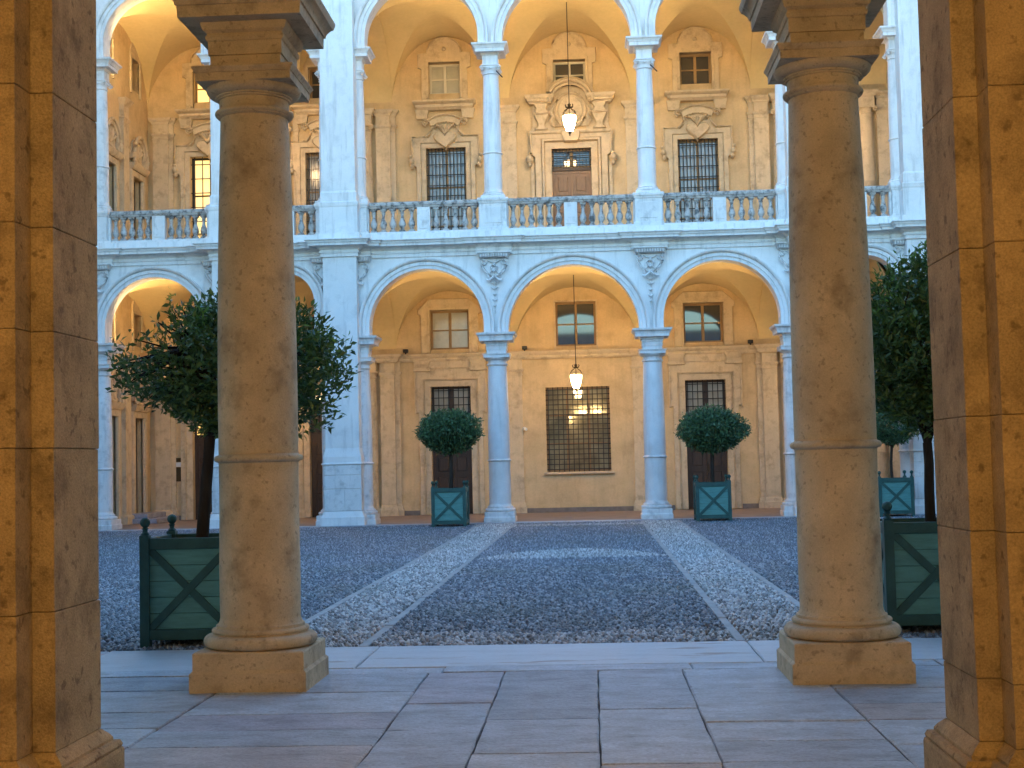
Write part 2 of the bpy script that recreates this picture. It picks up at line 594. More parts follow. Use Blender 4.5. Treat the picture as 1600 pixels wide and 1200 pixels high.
# cobbled court
def cobbles():
    def zone(x, y):
        d = (np.abs(x + .41 - .0) > 1.70) & (np.abs(x + .41) < 2.56)                    # the two pale strips
        near = (y < 13.25 + .12 * np.sin(x * 3)) & (np.abs(x + .41) < 2.6)
        lens = (y > 23.35) & (y < 25.8 - 2.3 * ((x + .38) / 1.6) ** 2)
        far = (y > 34.9 + .25 * ((x + .38) / 1.6) ** 2) & (y < 35.9) & (np.abs(x + .41) < 1.65)
        cross = (np.abs(y - 24.4) < .42) & (np.abs(x + .41) > 2.56) & False
        z = np.zeros_like(x)
        z[d] = 1.0; z[near] = .75; z[lens] = 1.0; z[far] = .8
        return z
    V, F, Z, S = [], [], [], 0
    fcount = []
    for (ya, yb, sp, kind) in ((12.36, 22.0, .053, 0), (22.0, 36.93, .056, 1)):
        ys = np.arange(ya + .02, yb, sp * .90)
        P = []
        for k, y in enumerate(ys):
            lo = max(-13.6, -y * .36 - 1.3); hi = min(12.6, y * .245 + 1.2)
            xs = np.arange(lo + (k % 2) * sp * .5, hi, sp)
            P.append(np.stack([xs, np.full_like(xs, y)], 1))
        P = np.concatenate(P)
        P += NR.normal(0, sp * .20, P.shape)
        P[:, 1] = np.clip(P[:, 1], 12.385, 36.9)
        dx = np.abs(P[:, 0] + .41)
        P = P[(np.abs(dx - 1.665) > .05) & (np.abs(dx - 2.60) > .05)]
        n = len(P)
        seg = 6 if kind == 0 else 5
        a = NR.uniform(0, math.pi, n)
        big = sp * NR.uniform(.42, .62, n); small = big * NR.uniform(.58, .90, n)
        h = sp * NR.uniform(.40, .72, n)
        z0 = NR.uniform(-.024, -.006, n)
        ang = np.linspace(0, 2 * math.pi, seg, endpoint=False)
        ca, sa = np.cos(a)[:, None], np.sin(a)[:, None]
        rings = ((1.0, -.25), (.74, .62)) if kind == 0 else ((.95, -.1),)
        vs = []
        for rr, hz in rings:
            jr = NR.uniform(.85, 1.12, (n, seg))
            ex = big[:, None] * np.cos(ang)[None] * rr * jr; ey = small[:, None] * np.sin(ang)[None] * rr * jr
            vs.append(np.stack([P[:, :1] + ex * ca - ey * sa, P[:, 1:] + ex * sa + ey * ca, (z0 + h * hz)[:, None].repeat(seg, 1)], 2))
        tip = np.stack([P[:, 0] + NR.normal(0, .004, n), P[:, 1] + NR.normal(0, .004, n), z0 + h], 1)[:, None, :]
        vs = np.concatenate(vs + [tip], 1)
        nv = vs.shape[1]
        f = []
        for k in range(seg):
            j = (k + 1) % seg
            if kind == 0:
                f += [(k, j, seg + j), (k, seg + j, seg + k), (seg + k, seg + j, 2 * seg)]
            else:
                f += [(k, j, seg)]
        f = np.array(f)
        fs = (f[None] + (np.arange(n) * nv)[:, None, None] + S).reshape(-1, 3)
        V.append(vs.reshape(-1, 3)); F.append(fs)
        Z.append(np.repeat(zone(P[:, 0], P[:, 1]), nv))
        S += n * nv
    V = np.concatenate(V).astype(np.float32); F = np.concatenate(F).astype(np.int32); Z = np.concatenate(Z).astype(np.float32)
    me = bpy.data.meshes.new('cobblestones')
    me.vertices.add(len(V)); me.vertices.foreach_set('co', V.ravel())
    me.loops.add(len(F) * 3); me.loops.foreach_set('vertex_index', F.ravel())
    me.polygons.add(len(F))
    me.polygons.foreach_set('loop_start', np.arange(0, len(F) * 3, 3, dtype=np.int32))
    at = me.attributes.new('zone', 'FLOAT', 'POINT'); at.data.foreach_set('value', Z)
    me.update(); me.validate()
    me.shade_smooth()
    me.materials.append(M['pebble'])
    o = bpy.data.objects.new('cobblestones', me)
    COL.objects.link(o)
    tag(o, 'rounded grey pebble cobbles of the court with pale pebble bands', 'cobblestones', kind='stuff')


cobbles()
# rows of narrow edging stones along the pale strips
ed = empty('strip_edging', (A, 24, 0)); ed['kind'] = 'structure'
for xe in (-.41 - 2.60, -.41 - 1.665, -.41 + 1.665, -.41 + 2.60):
    y = 12.37
    while y < 36.8:
        l = R.uniform(.5, 1.1)
        b = MB(); b.box(xe - .042, xe + .042, y + .004, min(y + l, 36.9) - .004, -.05, .006 + R.uniform(-.004, .004), .006)
        b.build('edging_stone', 'edging', ed)
        y += l

# ------------------------------------------------------------------ columns
def lower_column_parts(t, shaft_m, stone_m, loc=False):
    b = MB(); b.loft(-.405, .405, -.405, .405, [(0, .02), (.135, .02), (.155, .0), (.275, .0), (.285, -.01)])
    yield 'plinth', b, stone_m, None
    b = MB()
    tor = lambda R0, zc, r, a0=-90, a1=90, n=8: [(R0 + r * math.cos(math.radians(a0 + (a1 - a0) * i / n)), zc + r * math.sin(math.radians(a0 + (a1 - a0) * i / n))) for i in range(n + 1)]
    b.lathe([(.30, .284)] + tor(.372, .333, .047) + [(.352, .382), (.345, .392)] + tor(.342, .408, .018, -90, 90, 5) + [(.328, .428), (.326, .448), (.312, .455), (.302, .475), (.297, .50)], seg=56)
    yield 'base', b, stone_m, 35
    b = MB(); b.lathe([(.297, .499)] + [(.297 + .003 * math.sin(i), .5 + i * 1.145 / 6) for i in range(7)], seg=56)
    yield 'shaft', b, shaft_m, 35
    b = MB(); b.lathe([(.295, 1.644)] + tor(.305, 1.678, .026, -90, 90, 6) + [(.295, 1.712)], seg=56)
    yield 'band', b, stone_m, 40
    b = MB(); b.lathe([(.296, 1.71), (.297, 2.1), (.294, 2.6), (.286, 3.1), (.275, 3.6), (.262, 4.0), (.255, 4.25)], seg=56)
    yield 'shaft', b, shaft_m, 35
    b = MB()
    b.lathe([(.254, 4.25), (.275, 4.262)] + tor(.275, 4.29, .02) + [(.27, 4.312), (.262, 4.325), (.262, 4.385), (.274, 4.388), (.276, 4.40), (.288, 4.403), (.29, 4.414)] +
            [(.29 + .068 * math.sin(math.radians(a)), 4.414 + .06 * (1 - math.cos(math.radians(a)))) for a in range(0, 91, 15)] + [(.34, 4.4745)], seg=56)
    b.loft(-.355, .355, -.355, .355, [(4.474, 0), (4.535, 0), (4.537, .008), (4.55, .01), (4.572, .026), (4.582, .026)])
    yield 'capital', b, stone_m, 35
    b = MB()
    b.loft(-.265, .265, -.265, .265, [(4.58, 0), (4.685, 0), (4.688, .012), (4.79, .012), (4.795, .022), (4.81, .028), (4.83, .028), (4.835, .018), (4.85, .018), (4.87, .045), (4.905, .055), (4.93, .06)])
    b.loft(-.455, .455, -.455, .455, [(4.925, 0), (5.01, .003), (5.013, .016), (5.03, .018), (5.05, .026), (5.085, .055), (5.09, .068), (5.13, .082), (5.15, .082)])
    yield 'impost', b, stone_m, 35


def column(name, loc, parts, label, group, src=None):
    if src:
        t = copy_tree(src); t.location = loc; t['label'] = label
        return t
    t = empty(name, loc, label, 'column', group)
    for nm, b, m, sm in parts: local(nm, b, m, t, sm)
    return t


gN = 'stone columns of the near arcade'
nc = column('stone_column', (-2.508, 10.375, 0), lower_column_parts(None, 'near_stone', 'near_stone'), 'warm beige stone column in front of the leaning potted tree and its green planter', gN)
nc2 = column('stone_column', (1.786, 10.375, 0), None, 'warm beige stone column beside the planter with the upright bushy tree', gN, nc)
gL = 'pale columns of the ground floor arcade across the court'
fc = column('arcade_column', (C0, YC, 0), lower_column_parts(None, 'shaft_grey', 'facade_stone'), 'pale ground floor column between the small white wall camera and a round potted tree', gL)
column('arcade_column', (C1, YC, 0), None, 'pale ground floor column across the court, by the door with the wooden leaves half hidden', gL, fc)


def upper_column_parts(s1='shaft_grey', s2='facade'):
    tor = lambda R0, zc, r, n=6: [(R0 + r * math.cos(math.radians(-90 + 180 * i / n)), zc + r * math.sin(math.radians(-90 + 180 * i / n))) for i in range(n + 1)]
    b = MB(); b.loft(-.33, .33, -.33, .33, [(8.86, 0), (8.94, 0)])
    b.lathe([(.27, 8.93)] + tor(.295, 8.975, .034) + [(.29, 9.012), (.285, 9.02)] + tor(.275, 9.04, .02) + [(.268, 9.06), (.255, 9.09), (.25, 9.14)], seg=32)
    yield 'base', b, s2, 35
    b = MB(); b.lathe([(.25, 9.14), (.25, 10.11)], seg=32); yield 'shaft', b, s2, 35
    b = MB(); b.lathe([(.249, 10.11)] + tor(.256, 10.14, .022) + [(.249, 10.17)], seg=32); yield 'band', b, s2, 35
    b = MB(); b.lathe([(.25, 10.17), (.248, 10.6), (.24, 11.2), (.226, 11.8), (.212, 12.33)], seg=32); yield 'shaft', b, s2, 35
    b = MB()
    b.lathe([(.211, 12.33)] + tor(.225, 12.352, .016) + [(.215, 12.37), (.215, 12.44), (.225, 12.47), (.25, 12.50), (.25, 12.53), (.20, 12.56)], seg=32)
    b.loft(-.23, .23, -.23, .23, [(12.53, 0), (12.57, .0), (12.575, .025), (12.60, .025)])
    for sx in (-1, 1):                      # corner scrolls and the leaf between them
        for sy in (-1, 1):
            pts = []
            for k in range(15):
                a = k / 14 * 3.6 * math.pi
                rr = .062 * (1 - .058 * k)
                d = .235 + rr * math.cos(a) * .9
                pts.append((sx * d, sy * d, 12.50 + rr * math.sin(a)))
            b.tube(pts, .016, 5)
    for k in range(4):
        a = k * math.pi / 2
        b.ball((.245 * math.cos(a), .245 * math.sin(a), 12.50), .035, 8, 5)
    yield 'capital', b, s1, 40
    b = MB()
    b.loft(-.215, .215, -.215, .215, [(12.60, 0), (12.86, 0), (12.865, .02), (12.89, .03), (12.93, .06)])
    b.loft(-.40, .40, -.40, .40, [(12.925, 0), (13.02, 0), (13.023, .018), (13.05, .022), (13.10, .065), (13.105, .085), (13.14, .10), (13.155, .10)])
    yield 'impost', b, s2, 35


gU = 'pale columns of the upper loggia across the court'
uc = column('loggia_column', (C0, YC, 0), upper_column_parts(), 'slim pale loggia column standing on a balustrade post, beside a grilled upper window and the carved doorway', gU)
uc2 = column('loggia_column', (C1, YC, 0), None, 'slim pale loggia column on a balustrade post, between the hanging lantern and the dark framed attic window', gU, uc)
for c in (uc, uc2):
    b = MB(); b.tube([(.17, -.2, 12.42), (.34, -.33, 12.20)], .018, 5)
    local('tie_rod', b, 'iron', c)

# ------------------------------------------------------------------ the palace wing across the court
PW = empty('palace_wing', (A, YB, 0), 'two storey arcaded palace wing across the court with pale arches and ochre loggia walls', 'building')

for fl_, (sp, cr, top, nm) in enumerate(((5.145, 6.975, 7.32, 'lower'), (13.15, 15.02, 15.95, 'upper'))):
    w = MB()
    for kind, xc, hw, x0, x1 in BAYS:
        arch_panel(w, x0 if kind != 'end' else min(x0, x1), x1, arch_pts(xc, hw, sp, cr), top, YW0, YW1)
        # archivolt
        v = MB(); archivolt(v, xc, hw, sp, cr, YW0, AV)
        v.build('archivolt', 'facade', PW, smooth=30)
    w.build('arcade_wall', 'facade', PW, smooth=30)

# flat wall pieces at the far corners
b = MB()
b.box(-14.6, -13.74, YW0 + .003, YW1, 5.0, 7.32); b.box(-14.6, -13.74, YW0 + .003, YW1, 13.15, 15.95)
b.box(12.9, 13.8, YW0 + .003, YW1, 5.0, 7.32); b.box(12.9, 13.8, YW0 + .003, YW1, 13.15, 15.95)
b.build('corner_wall', 'facade', PW)

# piers, each with stone blocks at its foot
PIERS = [A - 6.31 - 3.06, A - 6.31, A + 6.31, A + 6.31 + 3.06]
for px_ in PIERS:
    x0, x1 = px_ - .46, px_ + .46
    p = MB()
    p.box(x0, x1, YP, 38.75, 2.1, 7.33)
    p.loft(x0, x1, YP, 38.75, [(1.70, .055), (1.86, .055), (2.1, .0)])
    p.box(x0 - .035, x1 + .035, YP - .035, 38.75, 0.2, 1.655)
    p.loft(x0, x1, YP, 38.75, [(1.65, .06), (1.665, .085), (1.69, .085), (1.705, .06)])
    p.loft(x0, x1, YP, 38.75, [(0, .13), (.24, .13), (.26, .11), (.33, .085), (.40, .06)])
    p.box(x0, x1, YP, 38.75, 7.33, 15.9)
    p.loft(x0, x1, YP, 38.75, [(8.80, .035), (9.06, .035), (9.12, .0)])
    p.loft(x0, x1, YP, 38.75, [(7.9, .06), (8.66, .06), (8.70, .075), (8.79, .085), (8.82, .045)])
    po = p.build('pier', 'facade', PW)
    for z0, z1, sp in ((.405, 1.00, (0, .55, 1)), (1.00, 1.37, (0, 1)), (1.37, 1.65, (0, .33, 1))):
        for k in range(len(sp) - 1):
            X0 = x0 - .055 + (x1 - x0 + .11) * sp[k]; X1 = x0 - .055 + (x1 - x0 + .11) * sp[k + 1]
            b = MB(); b.box(X0 + .006, X1 - .006, YP - .06, YP + .3, z0 + .006, z1 - .006, .008)
            b.build('stone_block', 'facade_stone', po)
    # half columns on both sides
    for s in (-1, 1):
        hx = px_ + s * .40
        for parts in (lower_column_parts(None, 'shaft_grey', 'facade_stone'), upper_column_parts('facade', 'facade')):
            h = MB()
            for nm, bb, m_, sm in parts: h.add(bb.v, bb.f)
            o = h.build('half_column', 'facade_stone' if h.v[0][2] < 5 else 'facade', PW, (hx, YC, 0), smooth=35)
for hx in (-13.62, 13.62 + 2 * A):
    for parts in (lower_column_parts(None, 'shaft_grey', 'facade_stone'), upper_column_parts('facade', 'facade')):
        h = MB()
        for nm, bb, m_, sm in parts: h.add(bb.v, bb.f)
        h.build('half_column', 'facade_stone', PW, (hx, YC, 0), smooth=35)

# entablature between the storeys
EN = [(7.30, .055), (7.40, .055), (7.402, .085), (7.45, .09), (7.455, .06), (7.48, .06), (7.53, .11), (7.575, .18), (7.578, .34), (7.65, .345), (7.652, .375), (7.69, .39), (7.72, .43), (7.745, .43), (7.75, .12), (7.93, .12), (7.94, .02), (8.0, .02)]
b = MB(); b.loft(-14.5, 13.7, YW0, YW1, EN, back=False)
co = b.build('cornice', 'facade', PW)
for cx in (C0, C1, -13.62, 13.62 + 2 * A):
    b = MB(); b.loft(cx - .43, cx + .43, YW0 - .09, YW1 - .05, [(z + (.002 if z > 7.7 else -.002), o) for z, o in EN], back=False)
    b.build('cornice_break', 'facade', PW)
for px_ in PIERS:
    b = MB(); b.loft(px_ - .46, px_ + .46, YP, 38.6, [(z + .003, o) for z, o in EN], back=False)
    b.build('cornice_break', 'facade', PW)
    for s in (-1, 1):
        b = MB(); b.loft(px_ + s * .62 - .12, px_ + s * .62 + .12, YW0 - .09, YW1 - .05, [(z + .0045, o) for z, o in EN], back=False)
        b.build('cornice_break', 'facade', PW)
# loggia floor slab and top cornice, roof
b = MB(); b.box(-14.6, 13.75, YW1 - .02, YB + .3, 7.62, 7.985); b.build('loggia_floor', 'portico_floor', PW)
b = MB(); b.loft(-14.5, 13.7, YW0, YB + .6, [(15.94, .05), (16.1, .08), (16.3, .3), (16.45, .55), (16.6, .6)]); b.build('cornice', 'facade', PW)
b = MB(); b.prism([(37.0, 16.6), (45.2, 16.6), (45.2, 19.2)], -14.9, 14.0)
b.v = [(p[1], p[0], p[2]) for p in b.v]; b.build('roof', 'roof', PW)


# carved consoles between the arches
def spiral(cx, cz, r, turns, s, a0, y):
    pts = []
    n = int(18 * turns)
    for k in range(n + 1):
        t = k / n
        rr = r * (1 - .82 * t)
        a = a0 + s * t * turns * 2 * math.pi
        pts.append((cx + rr * math.cos(a), y, cz + rr * math.sin(a)))
    return pts


def console_mesh():
    b = MB()
    b.loft(-.40, .40, -.17, .1, [(7.19, -.02), (7.205, .0), (7.30, .03), (7.315, .05), (7.34, .05)], back=False)
    for k in range(11):
        x = -.35 + k * .07
        b.box(x - .014, x + .014, -.205, -.1, 7.21, 7.29)
    # body: a shield narrowing downwards
    out = []
    for k in range(9):
        t = k / 8
        out.append((-.33 + .05 * math.sin(t * math.pi) * -1 + .24 * t ** 1.5, 7.19 - .50 * t))
    poly = out + [(-x, z) for x, z in reversed(out)]
    b.prism(poly, -.075, .08, .02)
    for s in (-1, 1):
        b.tube(spiral(s * .265, 7.085, .095, 1.9, -s, math.radians(90), -.10), .021, 5)
        b.tube([(s * .34, -.09, 7.06), (s * .35, -.09, 6.98), (s * .30, -.09, 6.88), (s * .20, -.09, 6.78), (s * .15, -.09, 6.66), (s * .18, -.09, 6.58)], [.024, .026, .026, .024, .022, .012], 5)
        b.tube([(0, -.1, 6.70), (s * .06, -.11, 6.62), (s * .13, -.1, 6.57), (s * .20, -.09, 6.585), (s * .235, -.08, 6.62)], [.04, .045, .04, .028, .012], 6)
        b.tube([(s * .03, -.1, 7.0), (s * .09, -.11, 6.93), (s * .05, -.11, 6.84), (s * .11, -.1, 6.76)], [.02, .03, .028, .012], 5)
    b.tube([(-.17, -.1, 7.14), (-.1, -.1, 7.08), (0, -.1, 7.06), (.1, -.1, 7.08), (.17, -.1, 7.14)], .018, 5)
    b.ball((0, -.1, 7.00), .05, 8, 6); b.ball((0, -.1, 6.83), .04, 8, 6, 1.6); b.ball((0, -.1, 6.70), .045, 8, 6)
    # hanging husks
    z = 6.55
    for k, w in enumerate((.085, .11, .065, .085, .045)):
        b.ball((0, -.035, z - .03), .030, 7, 5, 1.5)
        for s in (-1, 1):
            b.tube([(0, -.04, z - .07), (s * w * .55, -.06, z - .035), (s * w, -.05, z - .03 + .03 * (k % 2))], [.014, .026, .006], 5)
        z -= (.14, .17, .16, .15, .12)[k]
    b.ball((0, -.03, 5.72), .022, 7, 5, 1.6)
    b.tube([(0, -.03, 6.72), (0, -.03, 5.70)], .012, 5)
    return b.mesh('console', 45)


cm = console_mesh()
cm.materials.append(M['facade_stone'])
for cx in (C0, C1, -13.62, A - HI - .02, A + HI + .02, A - HO + .1, A + HO - .1, A - 9.0 , A + 9.0, A - 9.75, A + 9.75):
    link('console', cm, None, PW, (cx, YW0, 0)).scale = (1, 1.5, 1)

# ------------------------------------------------------------------ balustrades of the loggia
bl = MB()
bl.loft(-.082, .082, -.082, .082, [(8.03, 0), (8.085, 0)])
bl.loft(-.082, .082, -.082, .082, [(8.645, 0), (8.70, 0)])
bl.lathe([(.05, 8.08), (.07, 8.09), (.06, 8.11), (.045, 8.125), (.055, 8.15), (.088, 8.21), (.096, 8.26), (.088, 8.31), (.062, 8.38), (.046, 8.44), (.040, 8.50), (.046, 8.545), (.060, 8.55), (.060, 8.57), (.046, 8.58), (.06, 8.61), (.075, 8.635), (.06, 8.65)], seg=12)
bal_me = bl.mesh('baluster', 40)
bal_me.materials.append(M['weathered'])


def balustrade(x0, x1, n, label):
    t = empty('balustrade', ((x0 + x1) / 2, YC - .05, 7.95), label, 'balustrade', 'stone balustrades of the upper loggia')
    y0, y1 = YC - .05 - .13, YC - .05 + .13
    b = MB(); b.loft(x0, x1, y0, y1, [(7.94, .02), (8.01, .02), (8.035, -.01)]); b.build('bottom_rail', 'facade_stone', t)
    b = MB(); b.loft(x0 - .003, x1 + .003, y0, y1, [(8.695, -.02), (8.72, .0), (8.74, .005), (8.76, .035), (8.82, .045), (8.85, .03), (8.862, .0)]); b.build('handrail', 'weathered', t)
    xm = (x0 + x1) / 2
    hb = .18
    if n >= 4:
        b = MB(); b.box(xm - hb, xm + hb, y0 + .005, y1 - .005, 8.03, 8.70); b.box(xm - hb + .06, xm + hb - .06, y0 - .012, y0 + .05, 8.10, 8.63, .008)
        b.build('centre_block', 'facade_stone', t)
        k = n // 2
        for s in (-1, 1):
            a, c = xm + s * (hb + .03), (x0 if s < 0 else x1) - s * .05
            for i in range(k):
                link('baluster', bal_me, None, t, (a + (c - a) * (i + .5) / k, YC - .05, 0))
    else:
        for i in range(n):
            link('baluster', bal_me, None, t, (x0 + (x1 - x0) * (i + .5) / n, YC - .05, 0))
    for s, xe in ((1, x0), (-1, x1)):
        b = MB(); b.box(min(xe, xe + s * .05), max(xe, xe + s * .05), y0 + .02, y1 - .02, 8.03, 8.70); b.build('end_block', 'facade_stone', t)


for cx in (C0, C1):
    b = MB()
    b.loft(cx - .37, cx + .37, YW0 - .10, YC + .36, [(7.935, .04), (8.04, .04), (8.06, .0), (8.70, .0), (8.71, .02), (8.75, .03), (8.78, .055), (8.83, .06), (8.86, .04)])
    b.box(cx - .24, cx + .24, YW0 - .115, YW0 - .05, 8.16, 8.60, .01)
    b.build('pedestal', 'facade_stone', PW)
for px_ in PIERS + [-13.62 - .4, 13.62 + .4 + 2 * A]:
    for s in (-1, 1):
        hx = px_ + s * .46
        b = MB()
        b.loft(hx - .24, hx + .24, YW0 - .06, YC + .34, [(7.937, .03), (8.04, .03), (8.06, .0), (8.70, .0), (8.71, .02), (8.75, .03), (8.78, .05), (8.83, .055), (8.86, .04)])
        b.build('pedestal', 'facade_stone', PW)
balustrade(A - HI + .28, C0 - .36, 10, 'stone balustrade before the grilled upper window whose attic panes are pale')
balustrade(C0 + .36, C1 - .36, 12, 'longest stone balustrade, in front of the carved upper doorway with brown wooden door')
balustrade(C1 + .36, A + HI - .28, 10, 'stone balustrade before the grilled upper window below the dark attic panes')
balustrade(A - 6.31 - 3.06 + .70, A - 6.31 - .70, 4, 'short stone balustrade in the narrow loggia bay next to the lit window bay')
balustrade(A + 6.31 + .70, A + 6.31 + 3.06 - .70, 4, 'short stone balustrade in the narrow loggia bay showing a round rear pilaster')
balustrade(-13.62 + .30, A - 6.31 - 3.06 - .70, 10, 'stone balustrade in front of the brightly lit yellow window')

# ------------------------------------------------------------------ rear walls of the portico and loggia
WIN_X = [-12.12, A - 7.92, A - 4.015, A, A + 4.015, A + 7.92, 12.12 + 2 * A]


def wall_holes(x0, x1, z0, z1, y, holes, depth, name, m, parent, T=None, z_front=0.0):
    xs = sorted({x0, x1, *[h[0] for h in holes], *[h[1] for h in holes]})
    zs = sorted({z0, z1, *[h[2] for h in holes], *[h[3] for h in holes]})
    b = MB(T)
    for i in range(len(xs) - 1):
        for j in range(len(zs) - 1):
            cx, cz = (xs[i] + xs[i + 1]) / 2, (zs[j] + zs[j + 1]) / 2
            if any(h[0] < cx < h[1] and h[2] < cz < h[3] for h in holes): continue
            b.add([(xs[i], y, zs[j]), (xs[i + 1], y, zs[j]), (xs[i + 1], y, zs[j + 1]), (xs[i], y, zs[j + 1])], [(0, 1, 2, 3)])
    for h in holes:
        a, c, d, e = h
        for q in (((a, d), (a, e)), ((c, e), (c, d)), ((a, e), (c, e)), ((c, d), (a, d))):
            (u0, w0), (u1, w1) = q
            b.add([(u0, y, w0), (u1, y, w1), (u1, y + depth, w1), (u0, y + depth, w0)], [(0, 1, 2, 3)])
    # back of the wall
    b.add([(x0, y + depth + .02, z0), (x1, y + depth + .02, z0), (x1, y + depth + .02, z1), (x0, y + depth + .02, z1)], [(3, 2, 1, 0)])
    return b.build(name, m, parent, recalc=False)


low_holes, up_holes = [], []
for i, cx in enumerate(WIN_X):
    if i == 3:
        low_holes += [(cx - 1.01, cx + 1.01, 1.28, 3.95)]
        low_holes += [(cx - .64, cx + .64, 5.25, 6.66)]
        up_holes += [(cx - .625, cx + .625, 8.0, 11.56), (cx - .51, cx + .51, 13.55, 14.42)]
    else:
        low_holes += [(cx - .63, cx + .63, .012, 4.06)]
        low_holes += [(cx - .62, cx + .62, 5.25, 6.50)]
        up_holes += [(cx - .635, cx + .635, 8.0, 11.72), (cx - .50, cx + .50, 13.50, 14.50)]
wall_holes(XEL, XER, -.05, 7.75, YB, low_holes, .34, 'rear_wall', 'ochre', PW)
wall_holes(XEL, XER, 7.75, 16.0, YB, up_holes, .34, 'rear_wall', 'ochre', PW)


def window(cx, z0, z1, w, y, pane_m, frame_m='frame_white', cols=2, rows=2, grille=None, T=None, parent=None, mull=.085):
    """casement set back in the wall: frame (part), panes and grille (sub-parts)"""
    b = MB(T)
    x0, x1 = cx - w / 2, cx + w / 2
    yf = y + .19
    fr = .065
    b.box(x0 - .01, x0 + fr, yf, yf + .09, z0 - .01, z1 + .01); b.box(x1 - fr, x1 + .01, yf, yf + .09, z0 - .01, z1 + .01)
    b.box(x0 + fr, x1 - fr, yf + .002, yf + .088, z0 - .01, z0 + fr); b.box(x0 + fr, x1 - fr, yf + .002, yf + .088, z1 - fr, z1 + .01)
    for k in range(1, cols):
        xm = x0 + (x1 - x0) * k / cols
        b.box(xm - mull / 2, xm + mull / 2, yf - .012, yf + .08, z0 + fr, z1 - fr)
    for k in range(1, rows):
        zm = z0 + (z1 - z0) * k / rows
        b.box(x0 + fr, x1 - fr, yf + .015, yf + .075, zm - .022, zm + .022)
    o = b.build('window', frame_m, parent)
    for i in range(cols):
        for j in range(rows):
            g = MB(T)
            X0, X1 = x0 + (x1 - x0) * i / cols, x0 + (x1 - x0) * (i + 1) / cols
            Z0, Z1 = z0 + (z1 - z0) * j / rows, z0 + (z1 - z0) * (j + 1) / rows
            ty = R.uniform(-.004, .004)
            g.add([(X0 + .02, yf + .045 + ty, Z0 + .02), (X1 - .02, yf + .045 - ty, Z0 + .02), (X1 - .02, yf + .045 - ty, Z1 - .02), (X0 + .02, yf + .045 + ty, Z1 - .02),
                   (X0 + .02, yf + .055, Z0 + .02), (X1 - .02, yf + .055, Z0 + .02), (X1 - .02, yf + .055, Z1 - .02), (X0 + .02, yf + .055, Z1 - .02)],
                  [(0, 1, 2, 3), (7, 6, 5, 4), (0, 4, 5, 1), (1, 5, 6, 2), (2, 6, 7, 3), (3, 7, 4, 0)])
            pm = pane_m[(i + j * cols) % len(pane_m)] if isinstance(pane_m, (list, tuple)) else pane_m
            g.build('pane', pm, o)
    if grille:
        g = MB(T)
        nx, nz, gz0 = grille
        r = .013
        for k in range(nx):
            xx = x0 + (x1 - x0) * (k + .5) / nx
            g.box(xx - r, xx + r, y + .05, y + .05 + 2 * r, gz0, z1)
        for k in range(nz):
            zz = gz0 + (z1 - gz0) * (k + .5) / nz
            g.box(x0 - .02, x1 + .02, y + .05 + 2 * r, y + .05 + 4 * r, zz - r, zz + r)
        g.build('grille', 'iron', o)
    return o


def wood_door(cx, z0, z1, w, y, m, parent, T=None, rows=3, transom=None):
    b = MB(T)
    b.box(cx - w / 2 - .01, cx - w / 2 + .05, y + .17, y + .26, z0, z1); b.box(cx + w / 2 - .05, cx + w / 2 + .01, y + .17, y + .26, z0, z1)
    b.box(cx - w / 2 + .05, cx + w / 2 - .05, y + .168, y + .258, z1 - .09, z1 + .01)
    o = b.build('door', m, parent)
    for s in (-1, 1):
        xa, xb = (cx - w / 2 + .05, cx - .006) if s < 0 else (cx + .006, cx + w / 2 - .05)
        l = MB(T)
        l.box(xa, xb, y + .21, y + .25, z0 + .01, z1 - .09)
        hh = (z1 - .09 - z0) / rows
        for k in range(rows):
            l.box(xa, xb, y + .185, y + .215, z0 + .012 + k * hh, z0 + .012 + k * hh + .09)
        l.box(xa, xb, y + .1852, y + .215, z1 - .19, z1 - .092)
        l.box(xa, xa + .09, y + .183, y + .214, z0 + .014, z1 - .094); l.box(xb - .09, xb, y + .183, y + .214, z0 + .014, z1 - .094)
        lo = l.build('leaf', m, o)
        for k in range(rows):
            p = MB(T); p.prism([(xa + .13, z0 + k * hh + .14), (xb - .13, z0 + k * hh + .14), (xb - .13, z0 + (k + 1) * hh - .05), (xa + .13, z0 + (k + 1) * hh - .05)], y + .19, y + .22, .018)
            p.build('panel', m, o)
    k = MB(T); k.tube([(cx + .04, y + .18, z0 + 1.15), (cx + .04, y + .14, z0 + 1.15), (cx + .04, y + .14, z0 + 1.4), (cx + .04, y + .18, z0 + 1.4)], .014, 6)
    k.build('handle', 'bronze', o)
    return o


def frame_poly(x0, x1, z0, z1, t, tt=None):
    """an upside-down U, jamb width t, head height tt"""
    tt = tt or t
    return [(x0 - t, z0), (x0 - t, z1 + tt), (x1 + t, z1 + tt), (x1 + t, z0), (x1, z0), (x1, z1), (x0, z1), (x0, z0)]


# reliefs stand well proud of the rear wall
def DT(x, y, z): return (x, YB + (y - YB) * 1.7 if y < YB else y, z)


